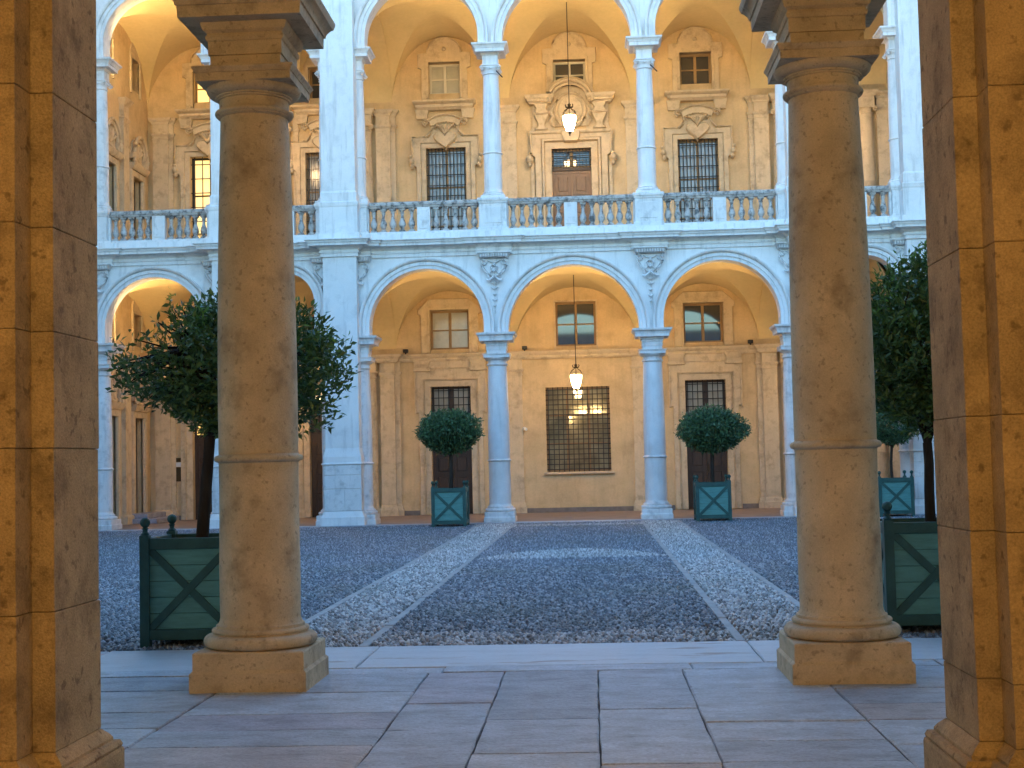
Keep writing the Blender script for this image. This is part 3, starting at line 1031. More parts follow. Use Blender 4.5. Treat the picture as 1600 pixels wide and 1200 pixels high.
# windows and doors of every bay
for i, cx in enumerate(WIN_X):
    lit = (i == 0)
    # ---- ground floor
    if i == 3:
        window(cx, 1.28, 3.95, 2.02, YB, 'glass_reflection', 'frame_brown', 3, 3, (13, 17, 1.28), parent=PW)
        b = MB(DT); b.box(cx - 1.10, cx + 1.10, YB - .07, YB + .05, 1.20, 1.278, .01)
        b.build('sill', 'trim', PW)
        window(cx, 5.25, 6.66, 1.28, YB, 'glass_dark', 'frame_brown', 2, 2, parent=PW)
        b = MB(DT); b.prism(frame_poly(cx - .64, cx + .64, 5.12, 6.66, .05), YB - .02, YB + .05); b.build('surround', 'trim', PW)
    else:
        wood_door(cx, .012, 2.55, 1.26, YB, 'dark_wood', PW, rows=4)
        b = MB(DT); b.box(cx - .64, cx + .64, YB + .16, YB + .27, 2.55, 2.66); b.build('transom_bar', 'dark_wood', PW)
        window(cx, 2.66, 4.06, 1.26, YB, 'lit_window' if lit else ('glass_blind' if i in (2, 4) else 'glass_dark'), 'dark_wood', 2, 1, (8, 6, 2.66), parent=PW, mull=.15)
        # stone surround: flat inner frame, eared outer frame, brackets, frieze
        b = MB(DT)
        b.prism(frame_poly(cx - .63, cx + .63, .02, 4.06, .20), YB - .05, YB + .04, .012)
        b.prism(frame_poly(cx - .83, cx + .83, .02, 4.26, .03), YB - .085, YB + .04, .012)
        b.prism([(cx - 1.02, .02), (cx - 1.02, 3.25), (cx - 1.12, 3.25), (cx - 1.12, 4.62), (cx + 1.12, 4.62), (cx + 1.12, 3.25), (cx + 1.02, 3.25), (cx + 1.02, .02),
                 (cx + .86, .02), (cx + .86, 4.29), (cx - .86, 4.29), (cx - .86, .02)], YB - .055, YB + .04, .015)
        b.prism([(cx - 1.145, 3.22), (cx - 1.145, 4.64), (cx - 1.10, 4.64), (cx - 1.10, 3.22)], YB - .085, YB + .04, .01)
        b.prism([(cx + 1.10, 3.22), (cx + 1.10, 4.64), (cx + 1.145, 4.64), (cx + 1.145, 3.22)], YB - .085, YB + .04, .01)
        b.loft(cx - .66, cx + .66, YB - .05, YB + .04, [(4.60, 0), (4.66, .02), (4.90, .02)], back=False)
        for s in (-1, 1):
            bx = cx + s * .90
            b.prism([(bx - .27, 4.55), (bx - .27, 4.62), (bx - .24, 4.66), (bx - .24, 4.80), (bx - .30, 4.90), (bx + .30, 4.90), (bx + .24, 4.80), (bx + .24, 4.66), (bx + .27, 4.62), (bx + .27, 4.55)], YB - .13, YB + .04, .015)
            for k in range(7):
                xx = bx - .18 + k * .06
                b.box(xx - .018, xx + .018, YB - .15, YB - .1, 4.68, 4.78, .006)
        b.build('surround', 'trim', PW)
        window(cx, 5.25, 6.50, 1.24, YB, 'glass_blind' if i == 2 else 'glass_dark', 'frame_brown', 2, 2, parent=PW)
        b = MB(DT)
        b.prism([(cx - .92, 5.12), (cx - .92, 6.35), (cx - 1.0, 6.37), (cx - 1.0, 6.52), (cx - .62, 6.86), (cx + .62, 6.86), (cx + 1.0, 6.52), (cx + 1.0, 6.37), (cx + .92, 6.35), (cx + .92, 5.12),
                 (cx + .62, 5.12), (cx + .62, 6.50), (cx - .62, 6.50), (cx - .62, 5.12)], YB - .055, YB + .04, .015)
        b.prism(frame_poly(cx - .62, cx + .62, 5.12, 6.50, .06), YB - .075, YB + .04, .01)
        b.build('surround', 'trim', PW)
    # ---- loggia
    if i == 3:
        wood_door(cx, 8.0, 10.88, 1.25, YB, 'door_wood', PW, rows=4)
        b = MB(DT); b.box(cx - .625, cx + .625, YB + .12, YB + .27, 10.88, 10.98); b.build('transom_bar', 'dark_wood', PW)
        window(cx, 10.98, 11.56, 1.25, YB, 'glass_dark', 'frame_brown', 2, 1, (12, 4, 10.98), parent=PW)
        b = MB(DT)
        b.prism(frame_poly(cx - .625, cx + .625, 8.0, 11.56, .22), YB - .04, YB + .04, .012)
        b.prism(frame_poly(cx - .845, cx + .845, 8.0, 11.78, .10), YB - .12, YB + .04, .03)
        b.prism([(cx - 1.16, 8.0), (cx - 1.16, 11.3), (cx - 1.26, 11.36), (cx - 1.26, 12.06), (cx + 1.26, 12.06), (cx + 1.26, 11.36), (cx + 1.16, 11.3), (cx + 1.16, 8.0), (cx + .945, 8.0), (cx + .945, 11.88), (cx - .945, 11.88), (cx - .945, 8.0)], YB - .08, YB + .04, .02)
        b.loft(cx - 1.26, cx + 1.26, YB - .10, YB + .04, [(12.02, 0), (12.05, .03), (12.10, .05), (12.12, .05)], back=False)
        for s in (-1, 1):
            # side consoles: long scroll with a mask at its end
            b.tube([(cx + s * 1.30, YB - .08, 12.06), (cx + s * 1.27, YB - .08, 11.7), (cx + s * 1.27, YB - .10, 11.42), (cx + s * 1.33, YB - .12, 11.32)], [.05, .035, .04, .06], 7)
            b.ball((cx + s * 1.33, YB - .09, 11.22), .125, 10, 8, 1.15)
            b.ball((cx + s * 1.32, YB - .12, 11.05), .07, 8, 6, 1.3)
            b.box(cx + s * 1.24 - .05, cx + s * 1.24 + .05, YB - .05, YB + .04, 8.0, 11.1)
            # urn shaped brackets carrying the broken cornice
            ux = cx + s * .92
            prof = [(.20, 12.12), (.20, 12.19), (.13, 12.23), (.12, 12.32), (.17, 12.44), (.24, 12.58), (.25, 12.68), (.21, 12.74), (.17, 12.82), (.24, 12.98)]
            b.prism([(ux - w_, z_) for w_, z_ in prof] + [(ux + w_, z_) for w_, z_ in reversed(prof)], YB - .20, YB + .04, .035)
            b.tube([(ux - .24, YB - .2, 12.66), (ux, YB - .23, 12.63), (ux + .24, YB - .2, 12.66)], .028, 6)
            b.prism([(cx + s * 1.30, 12.12), (cx + s * 1.22, 12.26), (cx + s * 1.20, 12.98), (cx + s * .5, 12.98), (cx + s * .5, 12.12)], YB - .07, YB + .04, .01)
            b.loft(min(cx + s * 1.30, cx + s * .62), max(cx + s * 1.30, cx + s * .62), YB - .2, YB + .04, [(12.97, 0), (13.01, .01), (13.03, .05), (13.09, .06), (13.12, .10), (13.19, .13), (13.22, .13)], back=False)
            b.tube([(cx + s * .55, YB - .12, 12.25), (cx + s * .60, YB - .15, 12.4), (cx + s * .54, YB - .16, 12.55), (cx + s * .62, YB - .15, 12.7), (cx + s * .55, YB - .13, 12.88)], [.05, .075, .06, .075, .04], 6)
        for r0, pr, th in ((.62, .20, .05), (.72, .25, .06), (.80, .17, .05)):
            b.tube([(x_, YB - pr, z_) for x_, z_ in arc(cx, 12.98, r0, r0 * .98, 0, 180, 20)], th, 6)
        b.tube([(x_, YB - .07, z_) for x_, z_ in arc(cx, 12.78, .50, .56, 0, 360, 28)], .04, 6)
        b.prism(arc(cx, 12.78, .80, .80, -40, 220, 24), YB - .05, YB + .04, .01)
        b.prism(arc(cx, 12.78, .40, .46, 0, 359, 28), YB - .075, YB + .04, .02)
        b.prism([(cx - .26, 11.82), (cx - .20, 11.74), (cx + .20, 11.74), (cx + .26, 11.82), (cx + .30, 12.06), (cx - .30, 12.06)], YB - .2, YB + .04, .02)
        b.build('surround', 'trim', PW, smooth=40)
        window(cx, 13.55, 14.42, 1.02, YB, 'glass_dark', 'frame_white', 2, 2, parent=PW)
    else:
        pm = 'lit_window' if lit else 'glass_curtain'
        window(cx, 8.0, 11.72, 1.27, YB, pm, 'iron' if lit else 'frame_brown', 2, 3, (5 if lit else 11, 8 if lit else 11, 8.0), parent=PW)
        b = MB(DT)
        b.prism(frame_poly(cx - .635, cx + .635, 8.0, 11.72, .16), YB - .04, YB + .04, .012)
        b.prism([(cx - .95, 8.0), (cx - .95, 11.1), (cx - 1.06, 11.2), (cx - 1.06, 12.06), (cx - .55, 12.06), (cx - .46, 12.16), (cx - .46, 12.40), (cx - .56, 12.62), (cx + .56, 12.62), (cx + .46, 12.40), (cx + .46, 12.16), (cx + .55, 12.06), (cx + 1.06, 12.06), (cx + 1.06, 11.2), (cx + .95, 11.1), (cx + .95, 8.0),
                 (cx + .795, 8.0), (cx + .795, 11.88), (cx - .795, 11.88), (cx - .795, 8.0)], YB - .07, YB + .04, .02)
        # moulded outer edge following the eared head
        for s in (-1, 1):
            b.tube([(cx + s * 1.07, YB - .07, 11.2), (cx + s * 1.07, YB - .08, 12.08), (cx + s * .66, YB - .09, 12.08)], .032, 6)
            b.tube([(cx + s * .60, YB - .10, 12.08)] + [(cx + s * (.58 - .16 * math.sin(t)), YB - .10, 12.10 + .16 * t) for t in (.4, .8, 1.2, 1.57)], .034, 6)
            b.tube(spiral(cx + s * .60, 12.56, .13, 1.7, s, math.radians(-90), YB - .11), .028, 6)
            # little carved drops at the jambs
            b.ball((cx + s * 1.10, YB - .08, 11.30), .09, 9, 7, 1.2); b.ball((cx + s * 1.07, YB - .09, 11.13), .07, 8, 6, 1.3); b.ball((cx + s * 1.13, YB - .08, 11.46), .06, 8, 6)
            b.tube([(cx + s * .02, YB - .12, 12.20), (cx + s * .13, YB - .14, 12.36), (cx + s * .26, YB - .13, 12.42), (cx + s * .34, YB - .12, 12.36), (cx + s * .29, YB - .11, 12.30)], [.03, .045, .04, .03, .015], 6)
            b.loft(min(cx + s * .55, cx + s * .93), max(cx + s * .55, cx + s * .93), YB - .09, YB + .04, [(12.66, -.02), (12.82, 0), (12.96, .03)], back=False)
        # heart shaped shield
        heart = []
        for k in range(28):
            a = 2 * math.pi * k / 28
            heart.append((cx + .0235 * 16 * math.sin(a) ** 3, 11.98 + .0205 * (13 * math.cos(a) - 5 * math.cos(2 * a) - 2 * math.cos(3 * a) - math.cos(4 * a))))
        b.prism(list(reversed(heart)), YB - .15, YB + .04, .035)
        for k in range(5):
            a = math.radians(50 + 20 * k)
            b.tube([(cx, YB - .14, 12.15), (cx + .27 * math.cos(a), YB - .13, 12.15 + .27 * math.sin(a))], [.02, .035], 5)
        # curved frieze with beads, and the cornice above
        b.prism(arc(cx, 11.75, .95, .98, 57, 123, 14) + list(reversed(arc(cx, 11.75, .78, .78, 55, 125, 14))), YB - .11, YB + .04, .015)
        b.tube([(x_, YB - .12, z_) for x_, z_ in arc(cx, 11.75, 1.0, 1.02, 55, 125, 14)], .026, 6)
        for k in range(9):
            a = math.radians(62 + 7 * k)
            b.ball((cx + .76 * math.cos(a), YB - .10, 11.75 + .77 * math.sin(a)), .032, 7, 5)
        b.loft(cx - .86, cx + .86, YB - .12, YB + .04, [(12.93, 0), (12.97, .02), (13.0, .06), (13.08, .07), (13.10, .11), (13.16, .15), (13.20, .15)], back=False)
        b.build('surround', 'trim', PW, smooth=40)
        window(cx, 13.50, 14.50, 1.0, YB, 'lit_window' if lit else ('glass_blind' if i == 2 else 'glass_dark'), 'frame_white' if i == 2 else 'frame_brown', 2, 2, parent=PW)
    # attic window surround with arched head
    wz0, wz1, hw_ = (13.30, 14.50, .50) if i != 3 else (13.30, 14.42, .51)
    b = MB(DT)
    head = [(cx - .86, 14.80), (cx - .56, 14.83)] + list(reversed(arc(cx, 14.80, .54, .50, 4, 176, 16))) + [(cx + .56, 14.83), (cx + .86, 14.80)]
    b.prism([(cx - .74, 13.2), (cx - .74, 14.30), (cx - .86, 14.34)] + head + [(cx + .86, 14.34), (cx + .74, 14.30), (cx + .74, 13.2), (cx + hw_, 13.2), (cx + hw_, wz1), (cx - hw_, wz1), (cx - hw_, 13.2)], YB - .05, YB + .04, .015)
    b.prism(frame_poly(cx - hw_, cx + hw_, 13.32, wz1, .09), YB - .075, YB + .04, .012)
    b.tube([(x_, YB - .05, z_) for x_, z_ in arc(cx, 14.80, .55, .51, 0, 180, 18)], .028, 6)
    b.ball((cx, YB - .05, 14.93), .07, 8, 6)
    b.build('surround', 'trim', PW, smooth=40)


# pilasters, wall half columns, wall cornices
def pilaster(cx, w, low, proj=.09, base=True):
    b = MB()
    x0, x1, y0 = cx - w / 2, cx + w / 2, YB - proj
    if low:
        b.loft(x0, x1, y0, YB + .04, [(.012, .07), (.20, .07), (.22, .05), (.32, .03), (.36, 0), (4.36, 0), (4.365, .02), (4.40, .025), (4.405, .0), (4.47, 0), (4.475, .03), (4.54, .055), (4.57, .055), (4.575, .01), (4.87, .01)], back=False)
    else:
        b.loft(x0, x1, y0, YB + .04, [(8.0, .06), (8.25, .06), (8.30, 0), (12.30, 0), (12.305, .02), (12.335, .02), (12.34, .0), (12.40, .01), (12.45, .05), (12.50, .06), (12.505, .0), (12.80, .0), (12.81, .03), (12.86, .04), (12.92, .10), (12.97, .12), (13.0, .12)], back=False)
    b.build('pilaster', 'trim', PW)


def wall_column(cx, low):
    b = MB()
    if low:
        b.lathe([(.34, .02), (.34, .22), (.30, .26), (.29, .34), (.27, .38), (.27, 1.65), (.285, 1.68), (.27, 1.71), (.245, 4.36), (.27, 4.38), (.27, 4.41), (.245, 4.42), (.25, 4.47), (.31, 4.55)], (cx, YB - .12, 0), 24)
        b.loft(cx - .27, cx + .27, YB - .38, YB, [(4.55, .06), (4.58, .06), (4.585, .0), (4.87, .0)], back=False)
    else:
        b.lathe([(.33, 8.0), (.33, 8.2), (.28, 8.3), (.265, 8.4), (.265, 10.1), (.28, 10.14), (.265, 10.18), (.225, 12.28), (.25, 12.30), (.25, 12.33), (.225, 12.34), (.23, 12.40), (.28, 12.46)], (cx, YB - .12, 0), 24)
        for s in (-1, 1): b.tube([(x_, YB - .36, z_) for x_, y_, z_ in spiral(cx + s * .26, 12.42, .075, 1.6, -s, math.radians(90), 0)], .02, 5)
        b.loft(cx - .26, cx + .26, YB - .37, YB, [(12.45, .05), (12.49, .05), (12.495, .0), (12.80, .0), (12.81, .03), (12.86, .04), (12.92, .10), (12.97, .12), (13.0, .12)], back=False)
    b.build('half_column', 'trim', PW, smooth=35)


for low in (True, False):
    for cx in (C0 - .02, C1 + .02): pilaster(cx, .80, low, .10)
    for s in (-1, 1):
        pilaster(A + s * 6.02, .46, low, .16); pilaster(A + s * 5.72, .18, low, .08)
        wall_column(A + s * 6.62, low)
        pilaster(A + s * 7.0, .16, low, .08)
        pilaster(A + s * 8.86, .16, low, .08); wall_column(A + s * 9.26, low); pilaster(A + s * 9.85, .46, low, .16)
        pilaster(A + s * 13.28, .50, low, .14); pilaster(A + s * 12.96, .16, low, .07)
b = MB(); b.loft(XEL - .1, XER + .1, YB - .13, YB + .04, [(4.86, 0), (4.90, .02), (4.905, .05), (4.97, .06), (5.0, .10), (5.06, .15), (5.10, .16), (5.12, .02)], back=False)
b.build('wall_cornice', 'trim', PW)
for s in (-1, 1):
    b = MB(); b.loft(A + s * 6.3 - .62, A + s * 6.3 + .62, YB - .33, YB + .03, [(4.863, 0), (4.903, .02), (4.908, .05), (4.973, .06), (5.003, .10), (5.063, .15), (5.103, .16), (5.123, .02)], back=False)
    b.build('wall_cornice', 'trim', PW)
xs = sorted([XEL] + [c for cx in WIN_X if cx != A for c in (cx - 1.05, cx + 1.05)] + [XER])
for k in range(0, len(xs), 2):
    b = MB(); b.box(xs[k], xs[k + 1], YB - .025, YB + .05, .0, .16); b.build('skirting', 'plinth_dark', PW)

# end walls
def TL(x, y, z): return (XEL - (y - YB), x, z)
def TR(x, y, z): return (XER + (y - YB), x, z)
for T, nm in ((TL, 'l'), (TR, 'r')):
    hs = []
    for yc in (40.25, 42.75):
        hs += [(yc - .46, yc + .46, .30, 3.25), (yc - .46, yc + .46, 8.0, 10.80), (yc - .38, yc + .38, 5.5, 6.5), (yc - .38, yc + .38, 13.6, 14.6)]
    wall_holes(YW0, YB + .3, -.05, 16.0, YB, hs, .4, 'end_wall', 'ochre', PW, T)
    for yc in (40.25, 42.75):
        wood_door(yc, .30, 3.25, .92, YB, 'dark_wood', PW, T, rows=4)
        wood_door(yc, 8.0, 10.80, .92, YB, 'dark_wood', PW, T, rows=4)
        for z0, z1 in ((5.5, 6.5), (13.6, 14.6)): window(yc, z0, z1, .76, YB, 'glass_dark', 'frame_brown', 2, 2, T=T, parent=PW)
        for zb, zt in ((.3, 3.25), (8.0, 10.80)):
            b = MB(T)
            b.prism(frame_poly(yc - .46, yc + .46, zb - .25, zt, .20), YB - .10, YB + .04, .02)
            b.loft(yc - .66, yc + .66, YB - .14, YB + .04, [(zt + .20, 0), (zt + .25, .05), (zt + .32, .08), (zt + .38, .1)], back=False)
            b.prism(arc(yc, zt + .62, .56, .66, 0, 180, 18) + [(yc - .56, zt + .38), (yc + .56, zt + .38)], YB - .06, YB + .04, .01)
            for r0, pr in ((.50, .12), (.60, .18)):
                b.tube([(yc - r0, YB - pr, zt + .42)] + [(x_, YB - pr, z_) for x_, z_ in arc(yc, zt + .62, r0, r0 * 1.14, 180, 0, 18)] + [(yc + r0, YB - pr, zt + .42)], .055, 6)
            for s in (-1, 1): b.loft(yc + s * .62 - .14, yc + s * .62 + .14, YB - .16, YB + .04, [(zt + .52, 0), (zt + .58, .03), (zt + .68, .06)], back=False)
            for k in range(7):
                a = math.radians(30 + 20 * k)
                b.tube([(yc, YB - .06, zt + .62), (yc + .40 * math.cos(a), YB - .10, zt + .62 + .46 * math.sin(a))], [.03, .055], 5)
            b.tube([(yc - .3, YB - .1, zt + .48), (yc, YB - .15, zt + .42), (yc + .3, YB - .1, zt + .48)], .05, 6)
            b.build('surround', 'trim', PW, smooth=40)
        for zb in (5.5, 13.6):
            b = MB(T); b.prism(frame_poly(yc - .38, yc + .38, zb - .15, zb + 1.0, .12), YB - .05, YB + .04, .015)
            b.prism(arc(yc, zb + 1.12, .5, .45, 0, 180, 12), YB - .04, YB + .04, .01); b.build('surround', 'trim', PW)
    for yc in (38.9, 41.5):
        b = MB(T)
        b.loft(yc - .25, yc + .25, YB - .14, YB + .04, [(.012, .06), (.25, .06), (.3, 0), (4.3, 0), (4.4, .05), (4.45, 0), (4.87, 0), (4.95, .06), (5.1, .15), (5.12, .02)], back=False)
        b.build('pilaster', 'trim', PW); b = MB(T)
        b.loft(yc - .25, yc + .25, YB - .14, YB + .04, [(8.0, .06), (8.25, .06), (8.3, 0), (12.3, 0), (12.4, .05), (12.45, 0), (12.8, 0), (12.87, .05), (13.0, .13), (13.02, .02)], back=False)
        b.build('pilaster', 'trim', PW)

# stone steps at the ground floor end door
st = empty('stone_steps', (XEL + .6, 42.75, 0), 'low dark stone steps below the end door of the portico', 'steps')
for k in range(2):
    b = MB(); b.box(XEL, XEL + .95 - k * .35, 41.6 + k * .2, 43.85 - k * .2, .012 + k * .15, .162 + k * .15, .012)
    b.build('step', SLABS[1], st)


# groin vaults
def vault(x0, x1, y0, y1, spring, rise, name, parent, m='vault', band=.32):
    n = 30
    hx, hy = (x1 - x0) / 2, (y1 - y0) / 2
    cx, cy = (x0 + x1) / 2, (y0 + y1) / 2
    P = lambda t: -math.cos(math.pi * t)         # denser near the edges
    vs, fs = [], []
    for j in range(n + 1):
        for i in range(n + 1):
            u, v = P(i / n), P(j / n)
            z = max(math.sqrt(max(0, 1 - u * u)), math.sqrt(max(0, 1 - v * v)))
            vs.append((cx + u * hx, cy + v * hy, spring + rise * z))
    for j in range(n):
        for i in range(n):
            a = j * (n + 1) + i
            if i + j == n - 1: fs += [(a, a + n + 1, a + 1), (a + 1, a + n + 1, a + n + 2)]      # creases follow the groins
            elif i == j: fs += [(a, a + n + 1, a + n + 2), (a, a + n + 2, a + 1)]
            else: fs.append((a, a + n + 1, a + n + 2, a + 1))
    b = MB(); b.add(vs, fs)
    return b.build(name, m, parent, smooth=28, recalc=False)


for spring, rise, top in ((5.10, 2.02, 7.62), (13.05, 2.30, 15.94)):
    for kind, xc, hw, x0, x1 in BAYS:
        a, c = (x0, x1)
        if kind == 'end':
            a, c = (XEL, x1) if xc < 0 else (x0, XER)
        vault(a + (.16 if a != XEL else -.02), c - (.16 if c != XER else -.02), YW1 - .05, YB + .03, spring, rise, 'vault', PW)
    # transverse arches between the bays
    cuts = [BAYS[k][4] for k in range(6)], [BAYS[k + 1][3] for k in range(6)]
    for xl, xr in zip(*cuts):
        y0, y1 = YW1 - .06, YB + .02
        pts = arch_pts((y0 + y1) / 2, (y1 - y0) / 2, spring, spring + (y1 - y0) / 2, 24)
        k = (rise + .0 - .10) / ((y1 - y0) / 2)
        pts = [(p[0], spring + (p[1] - spring) * k) for p in pts]
        b = MB(lambda x, y, z: (y, x, z))
        arch_panel(b, y0 - .02, y1 + .01, pts, top, xl - .18, xr + .18)
        b.build('transverse_arch', 'vault', PW, smooth=30)


# ------------------------------------------------------------------ lanterns
def lantern(loc, h, chain_top, label, group, src=None, scale=1.0, glass='lamp_glass'):
    t = empty('lantern', loc, label, 'lantern', group)
    s = scale
    g = MB(); g.lathe([(.085 * s, .14 * s), (.13 * s, .26 * s), (.175 * s, .42 * s), (.19 * s, .55 * s), (.185 * s, .60 * s)], seg=8)
    local('glass', g, glass, t, 50)
    f = MB()
    for k in range(8):
        a = 2 * math.pi * k / 8
        ca, sa = math.cos(a), math.sin(a)
        f.tube([(r * s * 1.02 * ca, r * s * 1.02 * sa, z * s) for r, z in ((.085, .14), (.13, .26), (.175, .42), (.19, .55), (.185, .60))], .006 * s, 4)
    f.lathe([(.19 * s, .60 * s), (.205 * s, .61 * s), (.205 * s, .625 * s), (.18 * s, .63 * s)], seg=16)
    f.lathe([(.03 * s, .02 * s), (.012 * s, .05 * s), (.04 * s, .08 * s), (.03 * s, .11 * s), (.09 * s, .135 * s), (.088 * s, .142 * s)], seg=12)
    local('frame', f, 'bronze', t, 40)
    c = MB()
    for k in range(6):
        a = 2 * math.pi * (k + .5) / 6
        ca, sa = math.cos(a), math.sin(a)
        c.tube([(r * s * ca, r * s * sa, z * s) for r, z in ((.19, .62), (.215, .67), (.17, .74), (.08, .80), (.045, .84))], [.012 * s, .014 * s, .012 * s, .011 * s, .010 * s], 5)
        c.tube([(r * s * ca, r * s * sa, z * s) for r, z in ((.05, .84), (.11, .87), (.13, .92), (.10, .95))], [.010 * s, .018 * s, .016 * s, .008 * s], 5)
    c.lathe([(.05 * s, .82 * s), (.065 * s, .85 * s), (.04 * s, .90 * s), (.055 * s, .94 * s), (.02 * s, .97 * s), (.012 * s, 1.0 * s)], seg=12)
    local('crown', c, 'bronze', t, 40)
    r = MB(); r.tube([(0, 0, .98 * s), (0, 0, chain_top - loc[2])], .014, 6)
    local('rod', r, 'iron', t)
    return t


gl = 'hanging lanterns'
lantern((A, 41.1, 3.62), .85, 7.13, 'lit lantern on a rod in front of the large grilled ground floor window', gl, scale=.88)
lantern((A, 41.1, 11.28), 1.0, 15.36, 'lit lantern on a rod in front of the carved upper doorway', gl, scale=1.02)
lantern((-9.3, 41.1, 3.62), .85, 7.13, 'lit lantern in the ground floor portico beside the bay with the leaning tree', gl, scale=.88)
lantern((-9.3, 41.1, 11.28), 1.0, 15.36, 'lit lantern in the upper loggia near the lit window bay', gl, scale=1.02)
lantern((7.5, 41.1, 3.62), .85, 7.13, 'lit lantern in the narrow ground floor bay behind the third potted tree', gl, scale=.88)
lantern((7.5, 41.1, 11.28), 1.0, 15.36, 'lit lantern in the narrow upper loggia bay with a round rear pilaster', gl, scale=1.02)

# ------------------------------------------------------------------ small fittings
sc_ = empty('security_camera', (A - 1.72, YB, 2.66), 'small white security camera on the ochre wall beside the big grilled window', 'camera')
b = MB(); b.lathe([(.05, 0), (.05, .03), (.03, .05)], seg=12); b.v = [(x, -z, y) for x, y, z in b.v]; local('mount', b, 'white_plastic', sc_)
b = MB(); b.tube([(0, -.04, 0), (.02, -.12, .01), (.08, -.24, -.02)], [.05, .055, .05], 10); local('body', b, 'white_plastic', sc_)
# unlit spotlights on the wall cornice
for x_, z_, lb in ((5.03, 5.122, 'small black spotlight on the wall cornice beside the dark framed lunette window'), (-5.83, 5.122, 'small black spotlight on the wall cornice beside the pale blind lunette window'),
                   (-2.05, 5.122, 'small black spotlight on the wall cornice by the central lunette window')):
    f = empty('spotlight', (x_, YB - .18, z_), lb, 'spotlight', 'spotlights on the wall cornice')
    b = MB(); b.box(-.08, .08, -.06, .06, .04, .15, .015); local('housing', b, 'iron', f)
    b = MB(); b.box(-.02, .02, -.02, .02, -.01, .041); local('bracket', b, 'iron', f)
# lit floodlights behind the arcade, standing on the inner ledges of the imposts and washing the vaults
k = math.radians(33)
def tilt(x, y, z): return (x, y * math.cos(k) + (z - .09) * math.sin(k), .09 - y * math.sin(k) + (z - .09) * math.cos(k))
for z_, fl_ in ((5.152, 'ground floor'), (13.157, 'upper loggia')):
    for x_, who in ((C0, 'column beside the carved doorway axis'), (C1, 'column opposite the dark framed windows'), (A - HI, 'pier half column by the pale blind window bay'), (A + HI, 'pier half column by the dark framed window bay'),
                    (A - 9.0, 'half column of the narrow bay near the lit windows'), (A + 9.0, 'half column of the narrow bay near the third planter'), (-13.5, 'end half column by the end wall doors')):
        f = empty('floodlight', (x_, YC + .40, z_), 'lit floodlight behind the ' + fl_ + ' ' + who, 'floodlight', 'floodlights behind the arcade')
        b = MB(tilt); b.box(-.09, .09, -.06, .06, .05, .15); b.box(-.105, -.0905, -.075, .075, .05, .19); b.box(.0905, .105, -.075, .075, .05, .19); b.box(-.09, .09, -.075, -.061, .05, .19); b.box(-.09, .09, .061, .075, .05, .19)
        local('housing', b, 'iron', f)
        b = MB(tilt); b.box(-.08, .08, -.05, .05, .1505, .156); local('lens', b, 'flood_lens', f)
        b = MB(); b.box(-.02, .02, -.03, .03, -.005, .08); local('bracket', b, 'iron', f)
pl = empty('wall_plaque', (-13.2, YB, 1.2), 'small metal plaque with a pale top panel on the portico wall', 'plaque')
b = MB(); b.box(-.12, .12, -.05, .0, .05, .50, .012); local('lower_plate', b, 'bronze', pl)
b = MB(); b.box(-.12, .12, -.055, .0, .51, .66, .012); local('upper_plate', b, 'white_plastic', pl)
b = MB(); b.box(-.12, .12, -.045, .0, .67, .80, .012); local('cap_plate', b, 'bronze', pl)

# ------------------------------------------------------------------ planters
def planter_proto():
    t = empty('planter_box', (0, 0, 0))
    w, h = .45, .99
    for sx in (-1, 1):
        for sy in (-1, 1):
            x0, x1 = sorted((sx * w, sx * (w - .085))); y0, y1 = sorted((sy * w, sy * (w - .085)))
            b = MB(); b.box(x0, x1, y0, y1, .0, 1.02, .006); o = local('post', b, 'green_frame', t)
            b = MB(); cx, cy = sx * (w - .042), sy * (w - .042)
            b.lathe([(.036, 1.018), (.04, 1.03), (.022, 1.05), (.022, 1.07), (.035, 1.08), (.02, 1.09), (.03, 1.097)], (cx, cy, 0), 16)
            b.ball((cx, cy, 1.135), .046, 16, 10)
            local('finial', b, 'green_frame', o, 40)
    for ang in range(4):
        Rz = Matrix.Rotation(math.radians(90 * ang), 3, 'Z')
        T = lambda x, y, z: tuple(Rz @ Vector((x, y, z)))
        for z0, z1 in ((.07, .165), (h - .10, h)):
            b = MB(T); b.box(-w + .085, w - .085, -w + .010, -w + .055, z0, z1, .005); local('rail', b, 'green_frame', t)
        for k in range(5):
            z0 = .165 + (h - .10 - .165) * k / 5; z1 = .165 + (h - .10 - .165) * (k + 1) / 5
            b = MB(T); b.box(-w + .085, w - .085, -w + .036, -w + .056, z0 + .0015, z1 - .0015, .004); local('board', b, 'green_panel', t)
        for s in (-1, 1):
            p0, p1 = Vector((-s * (w - .09), .17)), Vector((s * (w - .09), h - .105))
            d = (p1 - p0).normalized(); n = Vector((-d.y, d.x)) * .034
            poly = [p0 + n, p0 - n, p1 - n, p1 + n]
            b = MB(T); b.prism([(q.x, q.y) for q in poly], -w + (.016 if s > 0 else .019), -w + .04, .004); local('brace', b, 'green_frame', t)
    b = MB(); b.box(-w + .05, w - .05, -w + .05, w - .05, .08, .93); local('soil', b, 'soil', t)
    return t


PP = planter_proto()
near_spots = [((-3.69, 12.98, -.004), 'green planter box with crossed braces beside the near column, holding the leaning tree'),
              ((3.04, 13.15, -.004), 'green planter box with crossed braces and the bushiest tree, close to the stone pier')]
far_spots = [((-3.70, 36.02, -.004), 'teal planter box with crossed braces before the ground floor door beneath pale blind lunette panes'),
             ((3.05, 36.2, -.004), 'teal planter box with crossed braces before the ground floor door beneath dark lunette panes'),
             ((7.72, 36.6, -.004), 'teal planter box with crossed braces beside the far pier')]
planters = []
for k, (loc, lb) in enumerate(near_spots + far_spots):
    t = PP if k == 0 else copy_tree(PP)
    t.location = loc
    tag(t, lb, 'planter', 'planter boxes in the court')
    planters.append(t)


